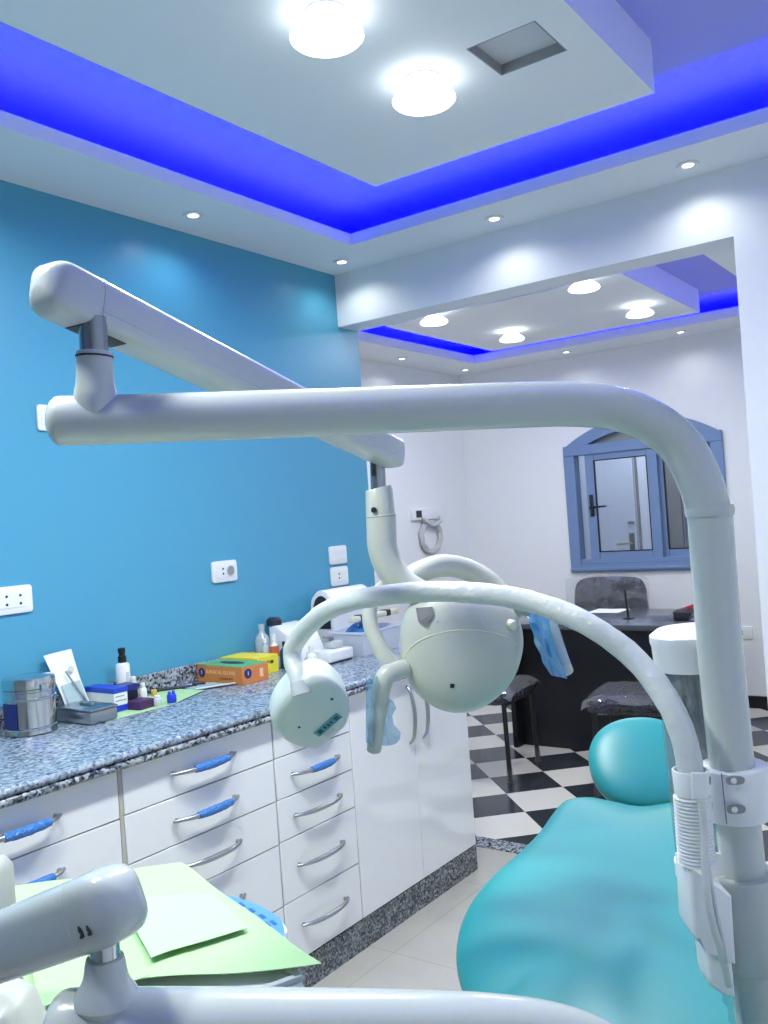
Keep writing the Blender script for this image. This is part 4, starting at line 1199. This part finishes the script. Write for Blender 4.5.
b = new(); sheet(b, [[D(528 + 22 * v / 10 - 4 * math.sin(math.pi * v / 10) + u * (3.4 - .05 * v) + 1.2 * math.sin(v * 2.1) * (u == 0), 609 + 66 * v / 10 + u * .6, 1.70 - .004 * u + .012 * noise.noise(Vector((u * .8, v * .8, 7)))) for u in range(7)] for v in range(11)], .0008)
obj('handle_film', b, M['blue_film'], hr_, True, label='blue film wrapped on the handle')

# ------------------------------------------------------------------ gooseneck device
gd = thing('gooseneck_device', 'white rounded device head on a wrapped gooseneck arm', 'dental device', D(690, 800, 1.175))
gp = [(301, 691, 1.588), (298, 677, 1.60), (292.5, 661, 1.62), (294, 645, 1.62), (306, 628, 1.60), (326, 611.5, 1.56), (352, 601, 1.51), (390, 594.5, 1.46), (430, 591.5, 1.42), (475, 593, 1.39), (520, 599, 1.365), (562, 612, 1.33), (602, 633, 1.29), (638, 662, 1.25), (665, 697, 1.215), (682, 732, 1.19), (690, 768, 1.178), (692, 790, 1.175)]
b = new(); tube(b, [D(*p) for p in gp], [.0150, .0165, .0168, .0168, .0166, .0165, .0165, .0166, .0168, .0168], 20, 6, False, .07); obj('gooseneck', b, M['wrap'], gd, True)
b = new(); tube(b, [D(299, 682, 1.592), D(302, 695, 1.585)], [.0160, .0185], 20); obj('neck_joint', b, M['grey_plastic'], gd, True)
KG = 1.635 / FPX
SG_ = 1.46
GO = D(309, 706, 1.64)
gn = (-FW + RX * .22 - UP * .62).normalized()
gx = (RX - gn * RX.dot(gn)).normalized(); gy = gn.cross(gx)
go = [(271, 712), (273, 699), (280, 687), (290, 676), (302, 667), (315, 663), (329, 668), (341, 682), (347, 698), (347, 714), (344, 726), (334, 735), (322, 745), (315, 750), (304, 747), (293, 742), (281, 732)]
gl_ = smooth_closed([((x - 309) * KG * 1.02, -(y - 706) * KG * 1.15) for x, y in go], 4)
b = new(); pillow(b, gl_, .032, .045, (GO, gx, gy, gn), 4.2, 10); gh = obj('device_head', b, M['pale_shell'], gd, True, angle=60)


def gpt(px, py, lift=.0321):
    return GO + gx * ((px - 309) * KG * 1.02) + gy * (-(py - 706) * KG * 1.15) + gn * lift


lx = (gpt(338, 705) - gpt(312, 727)).normalized(); ly = gn.cross(lx)
b = new(); prism(b, [(x_ * SG_, y_ * SG_) for x_, y_ in ((-.0205, -.0055), (.0205, -.0055), (.0205, .0055), (-.0205, .0055))], .0006, gpt(325, 716), lx, ly); lb = obj('device_label', b, M['teal_label'], gh, True, label='teal sticker')
b = new()
for x0, x1, y0, y1 in ((-.0165, -.010, -.003, .003), (-.007, -.0035, -.002, .003), (-.001, .002, -.0025, .002), (.0045, .007, -.002, .002), (.011, .018, -.0005, .0022), (.011, .018, -.0032, -.0015)):
    prism(b, [(x0 * SG_, y0 * SG_), (x1 * SG_, y0 * SG_), (x1 * SG_, y1 * SG_), (x0 * SG_, y1 * SG_)], .0003, gpt(325, 716, .0328), lx, ly)
obj('label_print', b, M['label_ink'], gh, True)
b = new(); prism(b, [(-.012, -.0045), (.012, -.0045), (.012, .0045), (-.012, .0045)], .0005, gpt(326, 725), lx, ly); obj('grey_sticker', b, M['label_pale'], gh, True)
b = new()
for x, y in ((297, 714.5), (330, 687)):
    lathe(b, [(.0025, 0), (.0025, .0008), (0, .0008)], gpt(x, y, .0314), gn, 12)
obj('screws', b, M['ink'], gh, True)
b = new(); tube(b, [gpt(306, 742, .004), gpt(314, 749, .004)], [.009, .004], 12, 0, True); obj('nose', b, M['pale_bar'], gh, True)
# its socket cup, ribbed sleeve and holder beside the pole
cb_ = D(692, 778, 1.175)
axis = (D(692, 768, 1.175) - D(698, 850, 1.175)).normalized()
top = D(690, 769, 1.175)
b = new(); lathe(b, [(.0, -.012), (.0225, -.012), (.0232, 0), (.0215, .0), (.020, -.030), (.022, -.032)][::-1], top, axis, 28); 
b.free(); b = new(); lathe(b, [(.019, -.034), (.0215, -.032), (.0232, -.001), (.0225, 0), (.0205, 0), (.0195, -.006), (0, -.006)], top, axis, 28); obj('socket_cup', b, M['white_plastic'], gd, True)
b = new()
pr = []
for k in range(19):
    pr += [(.0212, -.034 - k * .0047), (.0238, -.0355 - k * .0047), (.0238, -.0368 - k * .0047), (.0212, -.0380 - k * .0047)]
lathe(b, pr, top, axis, 24); obj('ribbed_sleeve', b, M['white_plastic'], gd, True)
b = new(); prism(b, [(-.008, -.016), (.012, -.016), (.012, .018), (-.008, .018)], .005, D(697, 786, 1.150), RX, UP, .001, 1); obj('clip_tab', b, M['white_plastic'], gd, True)

# ------------------------------------------------------------------ pole clamp, lower bracket and holder
pv = (D(719.8, 650, 1.22) - D(743, 872, 1.22)).normalized()
cc = D(735, 790, 1.22)
b = new(); lathe(b, [(.0297, -.034), (.0440, -.034), (.0455, -.031), (.0455, .031), (.0440, .034), (.0297, .034)], cc, pv, 36); cl = obj('clamp', b, M['white_plastic'], dl, True, label='white split clamp around the pole')
sdir = (RX * .99 + FW * .03).normalized()
for px, py in ((735, 780), (736, 809)):
    b = new(); prism(b, smooth_closed([(-.010, -.005), (.008, -.005), (.012, 0), (.008, .005), (-.010, .005)], 3), .002, D(px, py, 1.22 - .0452), sdir, UP); obj('screw_slot', b, M['vent_grey'], cl, True)
for px, py in ((708, 780), (709.5, 806)):
    b = new(); prism(b, [(-.004, -.005), (.004, -.005), (.004, .005), (-.004, .005)], .002, D(px, py, 1.22 - .031), (RX * .78 - FW * .62).normalized(), UP); obj('screw_slot', b, M['vent_grey'], cl, True)
for px, py in ((733, 780.5), (734, 809.5)):
    b = new(); lathe(b, [(.0042, 0), (.0042, .002), (0, .0025)], D(px, py, 1.22 - .0466), -FW, 14); obj('screw', b, M['chrome'], cl, True)
b = new(); sdr = (RX * -.62 - FW * .79).normalized() * .0456
tube(b, [cc - pv * .0335 + sdr, cc + pv * .0335 + sdr], .0008, 6); obj('clamp_seam', b, M['vent_grey'], cl, True)

cc2 = D(749, 917, 1.22)
b = new(); lathe(b, [(.0297, -.062), (.0430, -.062), (.0445, -.058), (.0445, .056), (.0415, .061), (.0297, .061)], cc2, pv, 36); br_ = obj('bracket', b, M['enamel'], dl, True, label='white lower bracket with dark screws')
for px, py in ((728, 902), (732, 949)):
    b = new(); lathe(b, [(.0034, 0), (.0034, .0012), (0, .0015)], D(px, py, 1.22 - .0362), (-FW - RX * .6).normalized(), 14); obj('screw', b, M['ink'], br_, True)

# stepped holder left of the bracket
HP = lambda pts_, d_: [((x - 703) * d_ / FPX, -(y - 900) * d_ / FPX) for x, y in pts_]
b = new(); prism(b, HP([(673, 851), (676, 855), (706, 873), (716, 878), (720, 945), (704, 941), (693, 929), (680, 920), (677, 912)], 1.175), .060, D(703, 900, 1.215), RX, UP, .006, 3); hs = obj('holder', b, M['white_plastic'], dl, True, label='stepped white plastic holder')
b = new(); prism(b, HP([(692, 927), (720, 940), (724, 984), (712, 981), (699, 972), (696, 962)], 1.175), .045, D(703, 900, 1.21), RX, UP, .006, 3); obj('lower_housing', b, M['white_plastic'], hs, True)
b = new(); prism(b, HP([(674, 851), (700, 845), (722, 852), (722, 880), (706, 873), (676, 856)], 1.175), .004, D(703, 900, 1.22), RX, UP); obj('back_plate', b, M['white_plastic'], hs, True)
b = new(); sheet(b, [[D(714 + v * 2.0 + u * 2.6 + 2.2 * math.sin(v * 2.2) * (u == 0), 968 + 6.5 * v, 1.20 - .012 * math.sin(u * .6) + .01 * noise.noise(Vector((u * .9, v * .9, 2)))) for u in range(8)] for v in range(10)], .001); obj('wrap_skirt', b, M['clear_film'], hs, True, label='crinkled clear film')
b = new(); tube(b, [D(701, 800, 1.140), D(704, 830, 1.135), D(705, 862, 1.125), D(707.5, 895, 1.115), D(713, 925, 1.118), D(722, 955, 1.125), D(729, 985, 1.14)], .0048, 12, 5); tube(b, [D(707, 860, 1.128), D(712, 890, 1.122), D(719, 925, 1.120), D(727, 962, 1.124)], .003, 10, 5)
tag(obj('hose', b, M['wrap']), 'thin white hose hanging in front of the stepped holder', 'hose')

# ------------------------------------------------------------------ cup dispenser
cd = D(691, 640, 1.31)
t = thing('cup_dispenser', 'clear tube cup dispenser with white cap behind the pole', 'cup dispenser', cd - pv * .33)
ct = D(691, 636, 1.31)
Rd = .053
b = new(); lathe(b, [(Rd + .001, -.045), (Rd + .0025, -.045), (Rd + .0035, -.012), (Rd + .0055, -.006), (Rd + .005, .004), (Rd - .006, .012), (Rd - .03, .016), (0, .017)], ct, pv, 40); obj('cap', b, M['white_plastic'], t, True)
b = new(); lathe(b, [(Rd, -.335), (Rd, -.040), (Rd - .003, -.040), (Rd - .003, -.335)], ct, pv, 40); obj('clear_tube', b, M['tube_clear'], t, True)
b = new(); lathe(b, [(0, -.345), (Rd + .003, -.345), (Rd + .003, -.325), (Rd + .0005, -.325), (Rd + .0005, -.335), (0, -.335)], ct, pv, 40); obj('bottom_ring', b, M['white_plastic'], t, True)

# ------------------------------------------------------------------ dental chair
ca, cbk = D(642, 803, 2.0), D(633, 1010, 1.42)
ax = (ca - cbk).normalized()
rt = Vector((ax.y, -ax.x, 0)).normalized()
nn = rt.cross(ax)
if nn.z < 0:
    nn = -nn
ch = thing('dental_chair', 'teal vinyl dental chair reclined, with separate round headrest', 'dental chair', (-.50, 1.05, 0))
# project the photographed outline onto the backrest plane
def onplane(px, py):
    q = ray(px, py)
    s = (ca - CAM).dot(nn) / q.dot(nn)
    v = CAM + q * s - ca
    return v.dot(rt), v.dot(ax)


half_pts = [(640, 806), (612, 801), (592, 797), (574, 797.5), (562, 802), (551, 815), (538, 833), (518, 853), (494, 874), (473, 898), (460, 924), (455.5, 950), (459, 978), (470, 1003), (486, 1018)]
hp = [onplane(*p) for p in half_pts]
cx0 = hp[0][0]
left = [(x - cx0, y) for x, y in hp] + [(-.20, onplane(500, 1024)[1] - .03), (-.0, onplane(500, 1024)[1] - .045)]
right = [(-x, y) for x, y in left[1:-1]]
outl = smooth_closed(left + right[::-1], 3)
b = new(); pillow(b, outl, .034, .055, (ca + rt * cx0 - nn * .010, rt, ax, nn), 3.0, 10, centre=(0, -.33)); obj('backrest', b, M['teal'], ch, True, angle=70)
ho = D(645, 764, 2.13)
tn = (-FW * .62 + Vector((0, 0, 1)) * .70 + RX * -.06).normalized()
tx = (RX - tn * RX.dot(tn)).normalized(); ty = tn.cross(tx)
KH = 2.13 / FPX
hw_, hh_ = 55 * KH, 46 * KH / .86
hol = [(hw_ * math.copysign(abs(math.cos(a)) ** .92, math.cos(a)), hh_ * math.copysign(abs(math.sin(a)) ** .92, math.sin(a))) for a in [2 * math.pi * k / 48 for k in range(48)]]
b = new(); pillow(b, hol, .036, .045, (ho, tx, ty, tn), 2.7, 10); obj('headrest', b, M['teal'], ch, True, angle=70)
b = new(); tube(b, [ho - tn * .03, ho - tn * .06 - ax * .05, ca - nn * .05 - ax * .02, ca - nn * .055 - ax * .16], .016, 14, 4); obj('headrest_bar', b, M['shaft'], ch, True)
sc_ = cbk + rt * cx0
ah = Vector((ax.x, ax.y, 0)).normalized()
b = new(); pillow(b, smooth_closed([(-.24, .0), (.24, .0), (.25, -.25), (.22, -.55), (-.22, -.55), (-.25, -.25)], 4), .03, .06, (Vector((sc_.x, sc_.y, .50)) - ah * .10, rt, ah, Vector((0, 0, 1))), 3.2); obj('seat', b, M['teal'], ch, True, angle=70)
b = new(); box(b, -.17, .13, -.16, .24, .04, .42, .05, 3); 
bmesh.ops.rotate(b, verts=b.verts, cent=(0, 0, 0), matrix=Matrix.Rotation(math.atan2(-ah.x, ah.y), 3, 'Z')); bmesh.ops.translate(b, verts=b.verts, vec=(sc_.x + .02, sc_.y - .30, 0)); obj('lift_column', b, M['enamel'], ch, True)
b = new(); box(b, -.24, .20, -.40, .45, 0, .05, .02, 3)
bmesh.ops.rotate(b, verts=b.verts, cent=(0, 0, 0), matrix=Matrix.Rotation(math.atan2(-ah.x, ah.y), 3, 'Z')); bmesh.ops.translate(b, verts=b.verts, vec=(sc_.x + .02, sc_.y - .25, 0)); obj('base_plate', b, M['enamel'], ch, True)
b = new(); tube(b, [sc_ - ah * .2 + Vector((0, 0, -.22)), sc_ + ax * .12 - nn * .10, ca - ax * .25 - nn * .075], .03, 14, 4); obj('back_frame', b, M['shaft'], ch, True)

# ------------------------------------------------------------------ delivery unit with tray
du = thing('delivery_unit', 'white delivery arm with swivel joint and instrument tray at the bottom', 'delivery unit', (-.05, .80, 0))
pp = [D(66, 1030, .80), D(120, 1029, .80), D(250, 1029, .805), D(400, 1031, .815), D(490, 1034, .825), D(560, 1044, .84), D(610, 1066, .85), D(640, 1100, .855)]
lastp = pp[-1]
pp += [Vector((lastp.x + .04, lastp.y + .02, lastp.z - .10)), Vector((-.10, .88, .78)), Vector((-.02, .86, .74))]
b = new(); tube(b, pp, .0335, 28, 5, True); obj('bent_pipe', b, M['enamel'], du, True)
b = new(); box(b, -.10, .10, .74, .98, 0, .80, .03, 3); obj('column', b, M['enamel'], du, True)
u0_, u1_ = D(107, 1026, .80), D(105, 957, .80)
b = new(); tube(b, [u0_.lerp(u1_, f_) for f_ in (0, .1, .2, .3, .4, .5, .6, .7, .8, .9, 1)], [.022, .0222, .0235, .0262, .0290, .0268, .0226, .0198, .0184, .0178, .0162], 24); obj('upright_stub', b, M['enamel'], du, True)
b = new(); tube(b, [D(105.2, 961.5, .80), D(104, 930, .80)], .0132, 24); obj('steel_shaft', b, M['chrome'], du, True, label='polished steel pivot shaft')
b = new(); tube(b, [D(105.2, 960, .80), D(105.2, 963, .80)], .0143, 24); obj('shaft_ring', b, M['ink'], du, True)
a2, c2 = D(130, 897, .79), D(-190, 1018, 1.10)
b = new(); d2_, s2_, up2_ = spring_arm(b, a2, c2, .060, .066, .055, .062, .034, .02, 10, 3.6); obj('swing_arm', b, M['enamel'], du, True)
b = new(); sweep(b, [(a2 + d2_ * .052, s2_, up2_, .0604, .0664), (a2 + d2_ * .0532, s2_, up2_, .0604, .0664)], squircle(32, 3.6)); obj('cap_seam', b, M['label_pale'], du, True)
# small dark twin flame mark printed on the arm's side
sd = s2_ if s2_.dot(CAM - a2) > 0 else -s2_


def arm_pt(px, py):
    q = ray(px, py); o_ = a2 + sd * .0298
    return CAM + q * ((o_ - CAM).dot(sd) / q.dot(sd)) + sd * .0012


b = new()
for poly in ([(78.5, 926), (81, 928), (83, 931.5), (84.5, 937), (82.5, 938.8), (80.5, 937.8), (81.5, 934), (79, 931)], [(87, 925.5), (88, 927), (91, 931.5), (91.8, 935), (89.5, 935.8), (88.3, 934), (89.2, 931.5), (87.5, 930)]):
    q = [arm_pt(*p) for p in poly]
    v1 = [b.verts.new(p) for p in q]; v2 = [b.verts.new(p - sd * .0016) for p in q]
    b.faces.new(v1); b.faces.new(list(reversed(v2)))
    for k in range(len(q)):
        b.faces.new((v1[k], v2[k], v2[(k + 1) % len(q)], v1[(k + 1) % len(q)]))
obj('printed_mark', b, M['ink'], du, True, label='small dark twin mark')

# tray: plane at height ZTY
ZTY = .870
T = lambda x, y, z=ZTY: P(x, y, 2, z)
cr = [T(-40, 905), T(186, 862), T(322, 966), T(70, 1080)]
e1 = (cr[1] - cr[2]); e1.normalize()            # along the right edge, away
e2 = Vector((e1.y, -e1.x, 0))                   # across
e2 = -e2 if e2.dot(RX) > 0 else e2              # towards the left of the picture
org = cr[2]
Lr = (cr[1] - cr[2]).length
TW = .46
tp = lambda a, c_, z=0: org + e1 * a + e2 * c_ + Vector((0, 0, z))


def tray_box(b, a0, a1, c0, c1, z0, z1, bev=.004):
    base = tp(0, 0)
    s_ = 1 if e1.cross(e2).z > 0 else -1
    prism(b, [(a0, c0), (a1, c0), (a1, c1), (a0, c1)], (z1 - z0) * 1.0, base + Vector((0, 0, z0 if s_ > 0 else z1)), e1, e2, bev, 2)


b = new(); tray_box(b, .012, Lr + .02, .02, TW, -.055, -.016, .008); obj('tray_body', b, M['white_plastic'], du, True)
b = new(); tray_box(b, .012, Lr + .02, .02, .03, -.016, -.008, .002); tray_box(b, .012, Lr + .02, TW - .01, TW, -.016, -.008, .002); tray_box(b, .012, .022, .03, TW - .01, -.016, -.008, .002); tray_box(b, Lr + .01, Lr + .02, .03, TW - .01, -.016, -.008, .002); obj('tray_rim', b, M['grey_plastic'], du, True)
# control panel along the right edge
b = new(); prism(b, smooth_closed([(.13, .02), (.13, -.015), (.18, -.034), (.26, -.030), (.34, .0), (.34, .02)], 4), .03, tp(0, 0, -.015 if e1.cross(e2).z < 0 else -.045), e1, e2, .006, 2); obj('panel_body', b, M['white_plastic'], du, True)
pb = [(.125, .0), (.14, -.016), (.19, -.034), (.27, -.026), (.345, .004), (.34, .014)]
b = new(); prism(b, smooth_closed(pb, 4), .0012, tp(0, 0, -.0115 if e1.cross(e2).z < 0 else -.0132), e1, e2); obj('control_panel', b, M['panel_blue'], du, True, label='light blue membrane panel')
b = new()
for i in range(4):
    for j in range(2):
        a_, c_ = .180 + .030 * i, -.010 - .010 * j + .003 * i * (1 if j else .6)
        prism(b, [(a_ - .008, c_ - .003), (a_ + .008, c_ - .003), (a_ + .008, c_ + .003), (a_ - .008, c_ + .003)], .0006, tp(0, 0, -.0108 if e1.cross(e2).z < 0 else -.0120), e1, e2)
obj('panel_buttons', b, M['panel_ink'], du, True)
# holder block at the far left and the bracket under the arm
hb = D(-7, 897, 1.02)
b = new(); prism(b, [(-.10, -.06), (.010, -.06), (.004, .02), (-.006, .030), (-.10, .030)], .05, hb + FW * .05, RX, UP, .004, 2); obj('arm_block', b, M['enamel_warm'], du, True)
b = new(); lathe(b, [(.0035, 0), (.0035, .001), (0, .001)], D(-4, 912, 1.02), -FW, 12); obj('block_screw', b, M['vent_grey'], du, True)
b = new(); prism(b, [(-.14, -.09), (.060, -.09), (.036, -.030), (.020, -.020), (-.14, -.004)], .10, D(-14, 982, .95) + FW * .05, RX, UP, .006, 2); obj('arm_bracket', b, M['enamel_warm'], du, True)
b = new(); tube(b, [c2 + d2_ * -.03, c2 + Vector((-.02, 0, -.05)), tp(.30, TW - .02, -.04)], .02, 14, 4); obj('tray_support', b, M['enamel'], du, True)

# green paper covers on the tray
def paper(name_label, corners, z, mt, bumpy, sag=None, nr=18, nc=18):
    b = new()
    c00, c01, c10, c11 = [Vector((p.x, p.y, z)) for p in corners]
    g = bilinear(c00, c01, c10, c11, nr, nc, bumpy, 9, sag)
    sheet(b, g, .0008)
    return tag(obj('paper_bib', b, mt, angle=60), name_label, 'paper bib', 'green paper bibs on the tray')


zp = ZTY + .003
paper('large pale green paper cover spread over the tray', [T(30, 990), T(322, 967), T(-30, 895), T(181, 864)], zp, M['paper_green'], .006)
paper('lighter green paper lying on top of the large cover', [T(152, 968), T(248, 937), T(120, 905), T(214, 900)], zp + .008, M['paper_green_pale'], .006)
paper('green paper folded at the front left of the tray, under the arm', [T(40, 1018), T(150, 985), T(30, 965), T(120, 955)], zp + .0085, M['paper_green'], .006)

# ------------------------------------------------------------------ world and colour
w = bpy.data.worlds.new('world'); SC.world = w
w.use_nodes = True
w.node_tree.nodes['Background'].inputs['Color'].default_value = (0.5, 0.6, 0.8, 1)
w.node_tree.nodes['Background'].inputs['Strength'].default_value = 0.02
SC.view_settings.view_transform = 'Standard'
SC.view_settings.look = 'None'
SC.view_settings.gamma = 1.0
SC.view_settings.use_curve_mapping = False
SC.view_settings.exposure = -1.0
